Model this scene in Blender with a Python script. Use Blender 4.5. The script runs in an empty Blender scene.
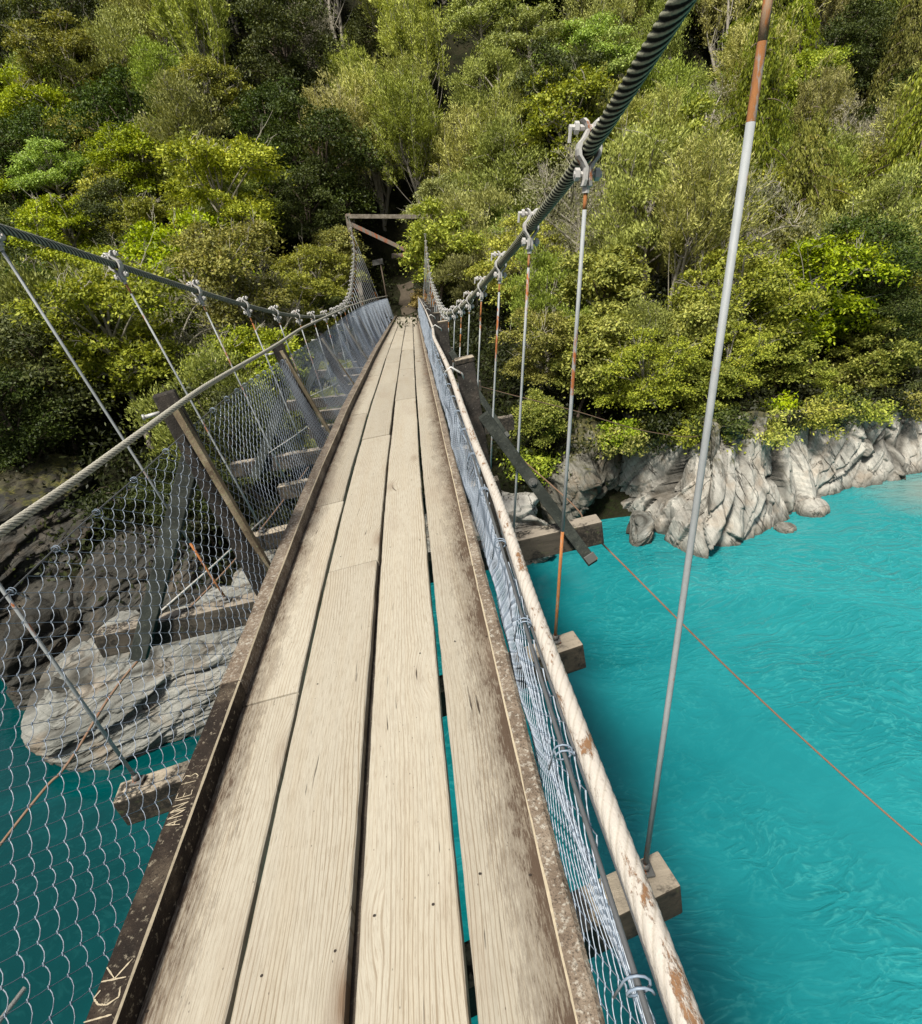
import bpy, math, random
import numpy as np
from mathutils import Vector, noise as MN

rng = np.random.default_rng(11)
random.seed(11)
SC = bpy.context.scene
COL = SC.collection
R = math.radians

# ------------------------------------------------------------------ camera numbers (metres, eye at the origin)
FPX = 560.0
FWD = Vector((0.0456, 1.0, -0.4506)).normalized()
def cam_axes():
    roll = R(7.0); th = R(24.2574); yaw = R(2.6527)
    # pixel offset (dx, dy) -> rolled -> pitched -> headed
    def ray(dx, dy):
        r = dx*math.cos(roll) - dy*math.sin(roll)
        d = dx*math.sin(roll) + dy*math.cos(roll)
        dn = d*math.cos(th) + FPX*math.sin(th)
        fd = FPX*math.cos(th) - d*math.sin(th)
        return Vector((r*math.cos(yaw) + fd*math.sin(yaw), -r*math.sin(yaw) + fd*math.cos(yaw), -dn))
    f = ray(0, 0).normalized()
    r = (ray(1, 0) - ray(0, 0)).normalized()
    u = (ray(0, -1) - ray(0, 0)).normalized()
    return f, r, u
CF, CR, CU = cam_axes()
def project(p):
    p = Vector(p); z = p.dot(CF)
    if z < 0.05: return None
    return 461 + FPX*p.dot(CR)/z, 512 - FPX*p.dot(CU)/z, z

WATER_Z = -9.0

# ------------------------------------------------------------------ the bridge's own line: centre x, kerb-top z, twist
_ST = np.array([
 (-9, -.423, -1.78, .094), (-2, -.423, -1.66, .096), (0.857, -.423, -1.61, .096), (1.49, -.421, -1.582, .098), (2.47, -.422, -1.55, .098),
 (3.76, -.419, -1.531, .098), (5.1, -.418, -1.541, .087), (6.3, -.401, -1.585, .042), (7.3, -.396, -1.60, .011),
 (10.37, -.366, -1.718, -.037), (13.89, -.332, -1.824, -.067), (21.18, -.257, -2.108, -.093), (33.34, -.13, -2.589, -.119), (40, -.06, -2.85, -.12)])
_yy = np.arange(-9, 40, .05)
_kern = np.exp(-.5*(np.arange(-24, 25)/8.0)**2); _kern /= _kern.sum()
def _sm(col):
    a = np.interp(_yy, _ST[:, 0], _ST[:, col]); p = np.pad(a, 24, mode='reflect', reflect_type='odd')
    return np.convolve(p, _kern, mode='valid')
_cx, _cz, _ct = _sm(1), _sm(2), _sm(3)
def fr(Y):
    return np.interp(Y, _yy, _cx), np.interp(Y, _yy, _cz), np.interp(Y, _yy, _ct)
def P(u, Y, w):
    cx, cz, t = fr(Y)
    return Vector((cx + u*math.cos(t) - w*math.sin(t), Y, cz + u*math.sin(t) + w*math.cos(t)))
def Pn(u, Y, w):
    cx, cz, t = fr(Y)
    return np.stack([cx + u*np.cos(t) - w*np.sin(t), Y + 0*u, cz + u*np.sin(t) + w*np.cos(t)], -1)

# ------------------------------------------------------------------ object helpers
def tag(o, label=None, cat=None, group=None, kind=None):
    if label: o['label'] = label
    if cat: o['category'] = cat
    if group: o['group'] = group
    if kind: o['kind'] = kind
    return o
def empty(name, loc=(0, 0, 0), parent=None):
    o = bpy.data.objects.new(name, None); COL.objects.link(o); o.location = loc
    o.empty_display_size = .2
    if parent: o.parent = parent
    return o
def mesh_np(name, verts, faces, mats, parent=None, smooth=False, mat_idx=None, uv=None):
    """faces: (n,k) array or list of tuples"""
    me = bpy.data.meshes.new(name)
    verts = np.asarray(verts, np.float32)
    if isinstance(faces, np.ndarray):
        n, k = faces.shape
        me.vertices.add(len(verts)); me.vertices.foreach_set('co', verts.ravel())
        me.loops.add(n*k); me.loops.foreach_set('vertex_index', faces.astype(np.int32).ravel())
        me.polygons.add(n); me.polygons.foreach_set('loop_start', np.arange(0, n*k, k, dtype=np.int32))
        try: me.polygons.foreach_set('loop_total', np.full(n, k, np.int32))
        except Exception: pass
        me.update(calc_edges=True)
    else:
        me.from_pydata([tuple(map(float, v)) for v in verts], [], faces); me.update()
    for m in (mats if isinstance(mats, (list, tuple)) else [mats]): me.materials.append(m)
    if mat_idx is not None: me.polygons.foreach_set('material_index', np.asarray(mat_idx, np.int32))
    if smooth: me.polygons.foreach_set('use_smooth', np.ones(len(me.polygons), bool))
    if uv is not None:
        l = me.uv_layers.new(name='UVMap')
        idx = np.empty(len(me.loops), np.int32); me.loops.foreach_get('vertex_index', idx)
        l.data.foreach_set('uv', np.asarray(uv, np.float32)[idx].ravel())
    me.validate()
    o = bpy.data.objects.new(name, me); COL.objects.link(o)
    if parent: o.parent = parent
    return o

class MB:
    def __init__(s): s.v = []; s.f = []; s.m = []; s.uv = []
    def add(s, vs, fs, mi=0, uvs=None):
        b = len(s.v); s.v += [tuple(v) for v in vs]; s.f += [tuple(i+b for i in f) for f in fs]
        s.m += [mi]*len(fs); s.uv += list(uvs) if uvs is not None else [(0, 0)]*len(vs)
    def tube(s, pts, rad, n=8, mi=0, cap=True):
        pts = [Vector(p) for p in pts]; rs = rad if isinstance(rad, (list, tuple)) else [rad]*len(pts)
        vs, fs = [], []
        ref = None
        for i, p in enumerate(pts):
            d = (pts[min(i+1, len(pts)-1)] - pts[max(i-1, 0)]).normalized()
            if ref is None: ref = Vector((0, 0, 1)) if abs(d.z) < .9 else Vector((1, 0, 0))
            a = (ref - d*ref.dot(d)).normalized(); b = d.cross(a); ref = a
            for k in range(n):
                t = 2*math.pi*k/n; vs.append(p + (a*math.cos(t) + b*math.sin(t))*rs[i])
        for i in range(len(pts)-1):
            for k in range(n):
                fs.append((i*n+k, i*n+(k+1) % n, (i+1)*n+(k+1) % n, (i+1)*n+k))
        if cap:
            fs.append(tuple(range(n))[::-1]); fs.append(tuple((len(pts)-1)*n+k for k in range(n)))
        s.add(vs, fs, mi)
    def box(s, c, ax, ay, az, mi=0, bev=.0, rough=0):
        """centre and half-axis vectors; chamfered when bev>0"""
        c = Vector(c); ax, ay, az = Vector(ax), Vector(ay), Vector(az)
        lx, ly, lz = ax.length, ay.length, az.length
        ux, uy, uz = ax/lx, ay/ly, az/lz
        bm = bmesh.new()
        bmesh.ops.create_cube(bm, size=2)
        for v in bm.verts: v.co = Vector((v.co.x*lx, v.co.y*ly, v.co.z*lz))
        if bev: bmesh.ops.bevel(bm, geom=bm.edges[:], offset=bev, segments=2, affect='EDGES', profile=.6)
        bm.verts.ensure_lookup_table()
        vs = []
        for v in bm.verts:
            q = v.co
            if rough:
                n = MN.noise_vector(Vector((q.x*9+c.x*3, q.y*9+c.y*3, q.z*9+c.z*3))); q = q + n*rough
            vs.append(c + ux*q.x + uy*q.y + uz*q.z)
        s.add(vs, [tuple(v.index for v in f.verts) for f in bm.faces], mi)
        bm.free()
    def build(s, name, mats, parent=None, smooth=False, uv=False):
        return mesh_np(name, s.v, s.f, mats, parent, smooth, s.m, s.uv if uv else None)
import bmesh

def path_interp(tab, n_per=.1, y0=None, y1=None):
    """smooth curve through (x,y,z)-style rows keyed on column 0 (Y)"""
    t = np.array(tab, float); y0 = t[0, 0] if y0 is None else y0; y1 = t[-1, 0] if y1 is None else y1
    # monotone cubic (finite difference tangents)
    ys = t[:, 0]; out = [np.arange(y0, y1+1e-6, n_per)]
    for c in range(1, t.shape[1]):
        v = t[:, c]; d = np.gradient(v, ys)
        q = out[0]; i = np.clip(np.searchsorted(ys, q)-1, 0, len(ys)-2); h = ys[i+1]-ys[i]; s = (q-ys[i])/h
        out.append((2*s**3-3*s**2+1)*v[i] + (s**3-2*s**2+s)*h*d[i] + (-2*s**3+3*s**2)*v[i+1] + (s**3-s**2)*h*d[i+1])
    return out

def rope(name, pts, r, lobes, lay, mats, parent, amp=.16, per=6):
    """twisted wire rope: a lobed section that turns along the path (pts: (n,3) array, any spacing)"""
    pts = np.asarray(pts); n = len(pts); k = lobes*per
    d = np.gradient(pts, axis=0); d /= np.linalg.norm(d, axis=1)[:, None]
    up = np.array([0, 0, 1.0]); a = up - d*(d @ up)[:, None]; a /= np.linalg.norm(a, axis=1)[:, None]; b = np.cross(d, a)
    s = np.concatenate([[0], np.cumsum(np.linalg.norm(np.diff(pts, axis=0), axis=1))])
    ang = np.arange(k)/k*2*math.pi
    rr = r*(1 - amp + amp*np.abs(np.cos(lobes*ang/2)))          # rounded strands, sharp grooves
    ph = s/lay*2*math.pi
    A = ang[None]+ph[:, None]
    V = pts[:, None] + rr[None, :, None]*(np.cos(A)[..., None]*a[:, None] + np.sin(A)[..., None]*b[:, None])
    i = np.arange(n-1)[:, None]*k; j = np.arange(k)[None]; j2 = (j+1) % k
    F = np.stack([i+j, i+j2, i+k+j2, i+k+j], -1).reshape(-1, 4)
    uv = np.stack([np.broadcast_to(np.abs(np.cos(lobes*ang/2))[None], (n, k)), np.broadcast_to(s[:, None], (n, k))], -1).reshape(-1, 2)
    return mesh_np(name, V.reshape(-1, 3), F, mats, parent, True, uv=uv)

def ysteps(y0, y1, near, far):
    out = [y0]
    while out[-1] < y1:
        y = out[-1]; out.append(y + near + (far-near)*min(1, max(0, (y-3)/14)))
    return np.array(out)

# ------------------------------------------------------------------ materials
GAIN = .78            # one overall reflectance level for everything that is not foliage
class NT:
    def __init__(s, name):
        s.m = bpy.data.materials.new(name); s.m.use_nodes = True; s.t = s.m.node_tree; s.n = s.t.nodes; s.n.clear()
        s.out = s.n.new('ShaderNodeOutputMaterial')
    def node(s, typ, ins=None, **props):
        n = s.n.new(typ)
        for k, v in props.items(): setattr(n, k, v)
        for k, v in (ins or {}).items():
            if isinstance(v, bpy.types.NodeSocket): s.t.links.new(v, n.inputs[k])
            else: n.inputs[k].default_value = v
        return n
    def coord(s, which='Object'): return s.node('ShaderNodeTexCoord').outputs[which]
    def map(s, vec, scale=(1, 1, 1), rot=(0, 0, 0), loc=(0, 0, 0)):
        return s.node('ShaderNodeMapping', {'Vector': vec, 'Scale': scale, 'Rotation': rot, 'Location': loc}).outputs[0]
    def noise(s, vec, scale=5, detail=4, rough=.55, dist=0, out='Fac'):
        return s.node('ShaderNodeTexNoise', {'Vector': vec, 'Scale': scale, 'Detail': detail, 'Roughness': rough, 'Distortion': dist}).outputs[out]
    def voro(s, vec, scale=5, feature='F1', out='Distance', rnd=1.0):
        return s.node('ShaderNodeTexVoronoi', {'Vector': vec, 'Scale': scale, 'Randomness': rnd}, feature=feature).outputs[out]
    def ramp(s, fac, stops, interp='LINEAR'):
        n = s.node('ShaderNodeValToRGB', {'Fac': fac}); cr = n.color_ramp; cr.interpolation = interp
        while len(cr.elements) < len(stops): cr.elements.new(.5)
        for e, (p, c) in zip(cr.elements, stops):
            e.position = p; e.color = (c, c, c, 1) if not isinstance(c, (tuple, list)) else (*c, 1)
        return n.outputs[0]
    def mix(s, fac, a, b, blend='MIX'):
        n = s.node('ShaderNodeMix', data_type='RGBA', blend_type=blend)
        for i, v in ((0, fac), (6, a), (7, b)):
            if isinstance(v, bpy.types.NodeSocket): s.t.links.new(v, n.inputs[i])
            else: n.inputs[i].default_value = (*v, 1) if isinstance(v, tuple) and len(v) == 3 else v
        return n.outputs[2]
    def math(s, op, a, b=0.0, c=0.0, clamp=False):
        n = s.node('ShaderNodeMath', operation=op, use_clamp=clamp)
        for i, v in enumerate((a, b, c)):
            if isinstance(v, bpy.types.NodeSocket): s.t.links.new(v, n.inputs[i])
            else: n.inputs[i].default_value = v
        return n.outputs[0]
    def sep(s, vec): return s.node('ShaderNodeSeparateXYZ', {'Vector': vec}).outputs
    def comb(s, x, y, z):
        return s.node('ShaderNodeCombineXYZ', {0: x, 1: y, 2: z}).outputs[0]
    def rand(s): return s.node('ShaderNodeObjectInfo').outputs['Random']
    def bump(s, h, strength=.5, dist=.01, normal=None):
        i = {'Height': h, 'Strength': strength, 'Distance': dist}
        if normal is not None: i['Normal'] = normal
        return s.node('ShaderNodeBump', i).outputs[0]
    def bsdf(s, color, rough=.7, normal=None, spec=.3, metal=0.0, **kw):
        col = s.mix(1.0, color, (GAIN, GAIN, GAIN), 'MULTIPLY')
        i = {'Base Color': col, 'Roughness': rough, 'Metallic': metal, 'Specular IOR Level': spec}
        if normal is not None: i['Normal'] = normal
        i.update(kw)
        b = s.node('ShaderNodeBsdfPrincipled', i)
        s.t.links.new(b.outputs[0], s.out.inputs[0]); return b
    def done(s): return s.m

def mat_deck():
    t = NT('weathered deck boards'); uv = t.coord('UV'); r = t.rand()
    off = t.comb(t.math('MULTIPLY', r, 7.3), t.math('MULTIPLY', r, 91.0), t.math('MULTIPLY', r, 33.0))
    v = t.node('ShaderNodeVectorMath', {0: uv, 1: off}, operation='ADD').outputs[0]
    # slow wander and knots bend the grain
    wob = t.noise(t.map(v, (2.5, .7, 1)), 1, 2, .5, 0)
    kn = t.voro(t.map(v, (2.6, .9, 1)), 1, 'F1', 'Distance')
    knot = t.ramp(kn, [(0.02, 1.0), (.22, 0.0)])
    sx, sy, sz = t.sep(v)
    gx = t.math('ADD', sx, t.math('MULTIPLY', wob, .10)); gx = t.math('ADD', gx, t.math('MULTIPLY', knot, .06))
    g = t.comb(gx, t.math('MULTIPLY', sy, .085), 0.0)
    grain = t.noise(g, 95, 6, .70, .2)
    fine = t.noise(t.comb(gx, t.math('MULTIPLY', sy, .045), 3.0), 260, 4, .75)
    band = t.noise(t.comb(gx, t.math('MULTIPLY', sy, .05), 7.0), 14, 4, .6)
    crk = t.noise(t.comb(gx, t.math('MULTIPLY', sy, .05), 11.0), 75, 3, .5)
    crkm = t.noise(t.map(v, (6, 1.2, 1)), 1, 3, .5)
    crack = t.math('MULTIPLY', t.ramp(crk, [(.275, 1.0), (.31, 0.0)]), t.ramp(crkm, [(.46, 0.0), (.60, 1.0)]))
    col = t.mix(grain, (.335, .303, .245), (.55, .508, .428))
    col = t.mix(t.ramp(band, [(.3, .4), (.55, 0.0)]), col, (.42, .36, .27))
    col = t.mix(t.ramp(fine, [(.36, .65), (.49, 0.0)]), col, (.26, .21, .15))
    wv = t.node('ShaderNodeTexWave', {'Vector': t.comb(t.math('ADD', gx, t.math('MULTIPLY', t.noise(t.map(v, (5, .9, 1)), 1, 3, .5), .05)), t.math('MULTIPLY', sy, .01), 0.0), 'Scale': 21.0, 'Distortion': 2.2, 'Detail': 3.0, 'Detail Scale': 2.5}, wave_type='BANDS', bands_direction='X').outputs['Fac']
    wm = t.ramp(t.noise(t.map(v, (7, .8, 1), (0, 0, 0), (4, 9, 0)), 1, 3, .5), [(.38, .1), (.62, .75)])
    col = t.mix(t.math('MULTIPLY', t.ramp(wv, [(.0, 1.0), (.20, 0.0)]), wm), col, (.23, .175, .115))
    tone = t.math('ADD', .86, t.math('MULTIPLY', r, .22))
    col = t.mix(1.0, col, t.comb(tone, tone, t.math('MULTIPLY', tone, .98)), 'MULTIPLY')
    # dirt that has collected along the kerbs, and blotches
    ux, uy, uz = t.sep(uv); au = t.math('ABSOLUTE', ux)
    dn = t.noise(t.map(uv, (13, 4.2, 1)), 1, 7, .74); dn2 = t.noise(t.map(uv, (170, 20, 1)), 1, 5, .78)
    e = t.math('ADD', t.math('ADD', au, t.math('MULTIPLY', ux, .012)), t.math('MULTIPLY', t.math('SUBTRACT', dn, .5), .26))
    e = t.math('ADD', e, t.math('MULTIPLY', t.math('SUBTRACT', dn2, .5), .30))
    dirt = t.ramp(e, [(.44, 0.0), (.47, .28), (.52, .50), (.565, .95)])
    col = t.mix(dirt, col, (.075, .048, .032))
    stn = t.noise(t.map(uv, (3.2, .8, 1)), 1, 5, .6)
    col = t.mix(t.ramp(stn, [(.54, 0.0), (.70, .36)]), col, (.28, .22, .165))
    col = t.mix(t.math('MULTIPLY', crack, .9), col, (.035, .025, .018))
    col = t.mix(t.ramp(kn, [(.03, .85), (.07, .45), (.16, 0.0)]), col, (.16, .10, .06))
    spk = t.voro(t.map(uv, (34, 16, 1)), 1, 'F1', 'Distance')
    col = t.mix(t.ramp(spk, [(.035, .75), (.07, 0.0)]), col, (.06, .045, .035))
    h = t.math('SUBTRACT', t.math('ADD', t.math('MULTIPLY', grain, .5), t.math('MULTIPLY', fine, .35)), t.math('MULTIPLY', crack, 1.3))
    t.bsdf(col, .78, t.bump(h, .75, .005), .2); return t.done()

def mat_timber(name, dark, mid, pale, lichen=.35, lich_col=(.33, .32, .25), scale=1.0, speck=.5):
    """old structural timber: object-space grain, lichen and black speckle"""
    t = NT(name); v = t.coord('Object'); r = t.rand()
    off = t.comb(t.math('MULTIPLY', r, 13.0), t.math('MULTIPLY', r, 41.0), t.math('MULTIPLY', r, 7.0))
    v = t.node('ShaderNodeVectorMath', {0: v, 1: off}, operation='ADD').outputs[0]
    a = t.noise(t.map(v, (6*scale, 6*scale, 6*scale)), 1, 6, .68)
    b = t.noise(t.map(v, (55, 55, 55)), 1, 4, .7)
    c = t.noise(t.map(v, (150, 150, 150)), 1, 2, .6)
    col = t.ramp(a, [(.32, dark), (.5, mid), (.68, pale)])
    col = t.mix(t.ramp(b, [(.60-.12*lichen, 0.0), (.70-.1*lichen, .9)]), col, lich_col)
    col = t.mix(t.math('MULTIPLY', t.ramp(c, [(.56, 0.0), (.66, 1.0)]), speck), col, (.02, .016, .013))
    col = t.mix(t.math('MULTIPLY', t.ramp(b, [(.30, 1.0), (.42, 0.0)]), speck), col, (.025, .02, .016))
    t.bsdf(col, .85, t.bump(t.math('ADD', b, t.math('MULTIPLY', c, .5)), .7, .006), .2); return t.done()

def mat_beam(name, top, side):
    """sawn beam, bleached where it faces up and darker on the sides"""
    t = NT(name); v = t.coord('Object'); r = t.rand()
    off = t.comb(t.math('MULTIPLY', r, 13.0), t.math('MULTIPLY', r, 41.0), t.math('MULTIPLY', r, 7.0))
    v2 = t.node('ShaderNodeVectorMath', {0: v, 1: off}, operation='ADD').outputs[0]
    gr = t.noise(t.map(v2, (2.0, 40, 40)), 1, 5, .65)
    lg = t.noise(t.map(v2, (5, 5, 5)), 1, 5, .65); b = t.noise(t.map(v2, (60, 60, 60)), 1, 4, .7)
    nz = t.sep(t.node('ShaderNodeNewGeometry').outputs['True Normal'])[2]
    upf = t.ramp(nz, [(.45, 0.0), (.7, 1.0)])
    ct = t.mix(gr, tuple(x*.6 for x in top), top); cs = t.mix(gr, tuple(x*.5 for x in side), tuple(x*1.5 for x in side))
    col = t.mix(upf, cs, ct)  # light from above also put into pale tops and dark sides
    blk = t.math('MULTIPLY', t.ramp(lg, [(.46, 0.0), (.54, 1.0)]), t.ramp(b, [(.38, 0.0), (.50, .95)]))
    col = t.mix(blk, col, (.022, .02, .017))
    col = t.mix(t.ramp(t.noise(t.map(v2, (22, 22, 22)), 1, 4, .6), [(.62, 0.0), (.74, .5)]), col, (.10, .12, .05))
    t.bsdf(col, .85, t.bump(t.math('ADD', gr, b), .6, .006), .2); return t.done()

def mat_paint(name, base, rust=.3, rough=.5, metal=0.0, scale=1.0, zc=None, rustcol=(.36, .12, .035)):
    t = NT(name); v = t.coord('Object'); r = t.rand()
    off = t.comb(t.math('MULTIPLY', r, 13.0), t.math('MULTIPLY', r, 41.0), t.math('MULTIPLY', r, 77.0))
    v = t.node('ShaderNodeVectorMath', {0: v, 1: off}, operation='ADD').outputs[0]
    a = t.noise(t.map(v, (8*scale, 8*scale, 2.2*scale)), 1, 6, .7); b = t.noise(t.map(v, (70*scale, 70*scale, 30*scale)), 1, 3, .6)
    m = t.ramp(t.math('ADD', a, t.math('MULTIPLY', b, .25)), [(.80-.25*rust, 0.0), (.86-.25*rust, 1.0)])
    col = t.mix(t.ramp(b, [(.3, .35), (.6, 0.0)]), base, tuple(x*.6 for x in base))
    rc = t.mix(b, tuple(x*.5 for x in rustcol), tuple(min(1, x*1.35) for x in rustcol))
    col = t.mix(m, col, rc)
    t.bsdf(col, t.math('ADD', rough, t.math('MULTIPLY', m, .3)), t.bump(b, .3, .002), .4, metal); return t.done()

def mat_rope(name, ridge, groove, rust=.2, rough=.6, rustcol=(.34, .14, .06), edge=(.15, .6)):
    t = NT(name); uv = t.coord('UV'); v = t.coord('Object'); ux = t.sep(uv)[0]
    a = t.noise(t.map(v, (46, 15, 46)), 1, 6, .75); b = t.noise(t.map(v, (190, 90, 190)), 1, 4, .7)
    col = t.mix(t.ramp(t.math('ADD', ux, t.math('MULTIPLY', t.math('SUBTRACT', b, .5), .5)), [(edge[0], 0.0), (edge[1], 1.0)]), groove, ridge)
    m = t.ramp(a, [(.70-.2*rust, 0.0), (.76-.2*rust, 1.0)])
    col = t.mix(m, col, t.mix(b, tuple(x*.5 for x in rustcol), rustcol))
    t.bsdf(col, rough, t.bump(t.math('ADD', b, t.math('MULTIPLY', m, -.8)), .6, .003), .15); return t.done()

def mat_plain(name, col, rough=.6, var=.25, scale=20, spec=.3):
    t = NT(name); v = t.coord('Object'); a = t.noise(v, scale, 4, .6)
    c = t.mix(a, tuple(x*(1-var) for x in col), tuple(min(1, x*(1+var)) for x in col))
    t.bsdf(c, rough, None, spec); return t.done()

def mat_leaf(name, cols, trans=.30, old=None):
    """leaf colour differs from leaf to leaf and from tree to tree"""
    t = NT(name); g = t.node('ShaderNodeNewGeometry').outputs['Random Per Island']; r = t.rand()
    v = t.coord('Object'); cl = t.noise(v, .9, 3, .6)
    k = t.math('ADD', t.math('MULTIPLY', g, .62), t.math('MULTIPLY', cl, .55)); k = t.math('SUBTRACT', k, .10, clamp=True)
    n = len(cols); col = t.ramp(k, [(i/(n-1)*.94+.03, c) for i, c in enumerate(cols)])
    if old: col = t.mix(t.math('MULTIPLY', t.ramp(t.noise(v, 2.2, 2, .5), [(.56, 0.0), (.70, .55)]), t.math('GREATER_THAN', g, .55)), col, old)
    hs = t.node('ShaderNodeHueSaturation', {'Color': col, 'Hue': t.math('ADD', .478, t.math('MULTIPLY', r, .044)), 'Saturation': t.math('ADD', .86, t.math('MULTIPLY', r, .25)), 'Value': t.math('ADD', .84, t.math('MULTIPLY', t.math('FRACT', t.math('MULTIPLY', r, 7.13)), .6))})
    col = hs.outputs[0]
    b = t.node('ShaderNodeBsdfPrincipled', {'Base Color': col, 'Roughness': .55, 'Specular IOR Level': .25})
    tr = t.node('ShaderNodeBsdfTranslucent', {'Color': t.mix(1.0, col, (1.15, 1.1, .6), 'MULTIPLY')})
    mx = t.node('ShaderNodeMixShader', {0: trans*.85, 1: b.outputs[0], 2: tr.outputs[0]})
    t.t.links.new(mx.outputs[0], t.out.inputs[0]); return t.done()

def mat_rock(name, c_dark, c_mid, c_pale, moss=.3, rot=(0, .52, .2), warm=.0, mossz=6.3):
    t = NT(name); v = t.coord('Object')
    vs = t.map(v, (1, 1, 1), rot)
    st = t.map(vs, (1.9, .42, .36))
    big = t.noise(st, 1, 6, .62, .4); fin = t.noise(t.map(vs, (14, 3, 2.5)), 1, 6, .7); gr = t.noise(v, 26, 5, .7)
    col = t.ramp(t.math('ADD', t.math('MULTIPLY', big, .6), t.math('MULTIPLY', fin, .4)), [(.34, c_dark), (.47, c_mid), (.60, c_pale)])
    col = t.mix(t.ramp(gr, [(.35, .35), (.6, 0.0)]), col, tuple(x*.55 for x in c_mid))
    warmn = t.noise(v, 1.3, 4, .6)
    col = t.mix(t.ramp(warmn, [(.50, 0.0), (.66, .35+warm)]), col, (.25, .155, .075))
    # joints: thin dark cracks across the bedding
    dv = t.node('ShaderNodeVectorMath', {0: t.map(vs, (.62, .22, .2)), 1: t.node('ShaderNodeTexNoise', {'Vector': v, 'Scale': 1.6, 'Detail': 4.0}).outputs['Color']}, operation='ADD').outputs[0]
    ck = t.math('ABSOLUTE', t.math('SUBTRACT', t.math('FRACT', t.math('MULTIPLY', t.noise(t.map(vs, (1.15, .17, .15)), 1, 5, .55, .3), 7.0)), .5))
    dv2 = t.node('ShaderNodeVectorMath', {0: t.map(vs, (1.9, .8, .6)), 1: t.node('ShaderNodeTexNoise', {'Vector': v, 'Scale': 3.6, 'Detail': 4.0}).outputs['Color']}, operation='ADD').outputs[0]
    ck2 = t.math('ABSOLUTE', t.math('SUBTRACT', t.math('FRACT', t.math('MULTIPLY', t.noise(t.map(vs, (.35, .8, .5)), 1, 4, .5, .3), 5.0)), .5))
    cm1 = t.ramp(t.noise(t.map(v, (.8, .8, .8), (0, 0, 0), (9, 4, 2)), 1, 4, .6), [(.42, 0.0), (.58, 1.0)])
    crack = t.math('MAXIMUM', t.math('MULTIPLY', t.ramp(ck, [(.012, 1.0), (.085, 0.0)]), cm1), t.math('MULTIPLY', t.ramp(ck2, [(.005, .8), (.03, 0.0)]), t.ramp(warmn, [(.47, 0.0), (.58, 1.0)])))
    crack = t.math('MAXIMUM', crack, t.sep(t.coord('UV'))[0])
    col = t.mix(t.math('MULTIPLY', crack, .88), col, (.028, .025, .018))
    geo = t.node('ShaderNodeNewGeometry'); nz = t.sep(geo.outputs['Normal'])[2]; pz = t.sep(geo.outputs['Position'])[2]
    # moss and lichen: on ledges and thicker with height
    mn = t.noise(v, 2.1, 6, .68)
    hgt = t.math('MULTIPLY', t.math('ADD', pz, mossz), .2)
    mk = t.math('ADD', t.math('ADD', mn, t.math('MULTIPLY', nz, .12)), hgt)
    mm = t.ramp(mk, [(.72-.35*moss, 0.0), (.84-.35*moss, .95)])
    mcol = t.ramp(t.noise(v, 9, 5, .7), [(.35, (.022, .026, .008)), (.5, (.075, .075, .018)), (.66, (.17, .15, .03))])
    col = t.mix(mm, col, mcol)
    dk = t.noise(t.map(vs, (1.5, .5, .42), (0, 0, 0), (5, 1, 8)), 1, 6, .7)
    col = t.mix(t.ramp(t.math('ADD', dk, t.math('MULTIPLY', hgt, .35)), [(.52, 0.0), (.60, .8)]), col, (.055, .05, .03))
    # the wet, algae-stained band at the waterline
    wb = t.math('ADD', pz, t.math('MULTIPLY', t.math('SUBTRACT', t.noise(v, 1.6, 4, .6), .5), .7))
    wet = t.ramp(t.math('ADD', wb, 9.0), [(.05, 1.0), (.35, 0.0)])
    col = t.mix(t.math('MULTIPLY', wet, .8), col, (.06, .058, .045))
    h = t.math('SUBTRACT', t.math('ADD', t.math('MULTIPLY', big, .8), t.math('ADD', t.math('MULTIPLY', fin, .45), t.math('MULTIPLY', gr, .12))), t.math('MULTIPLY', crack, .5))
    t.bsdf(col, t.math('SUBTRACT', .8, t.math('MULTIPLY', wet, .45)), t.bump(h, .8, .10), .3); return t.done()

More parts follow.
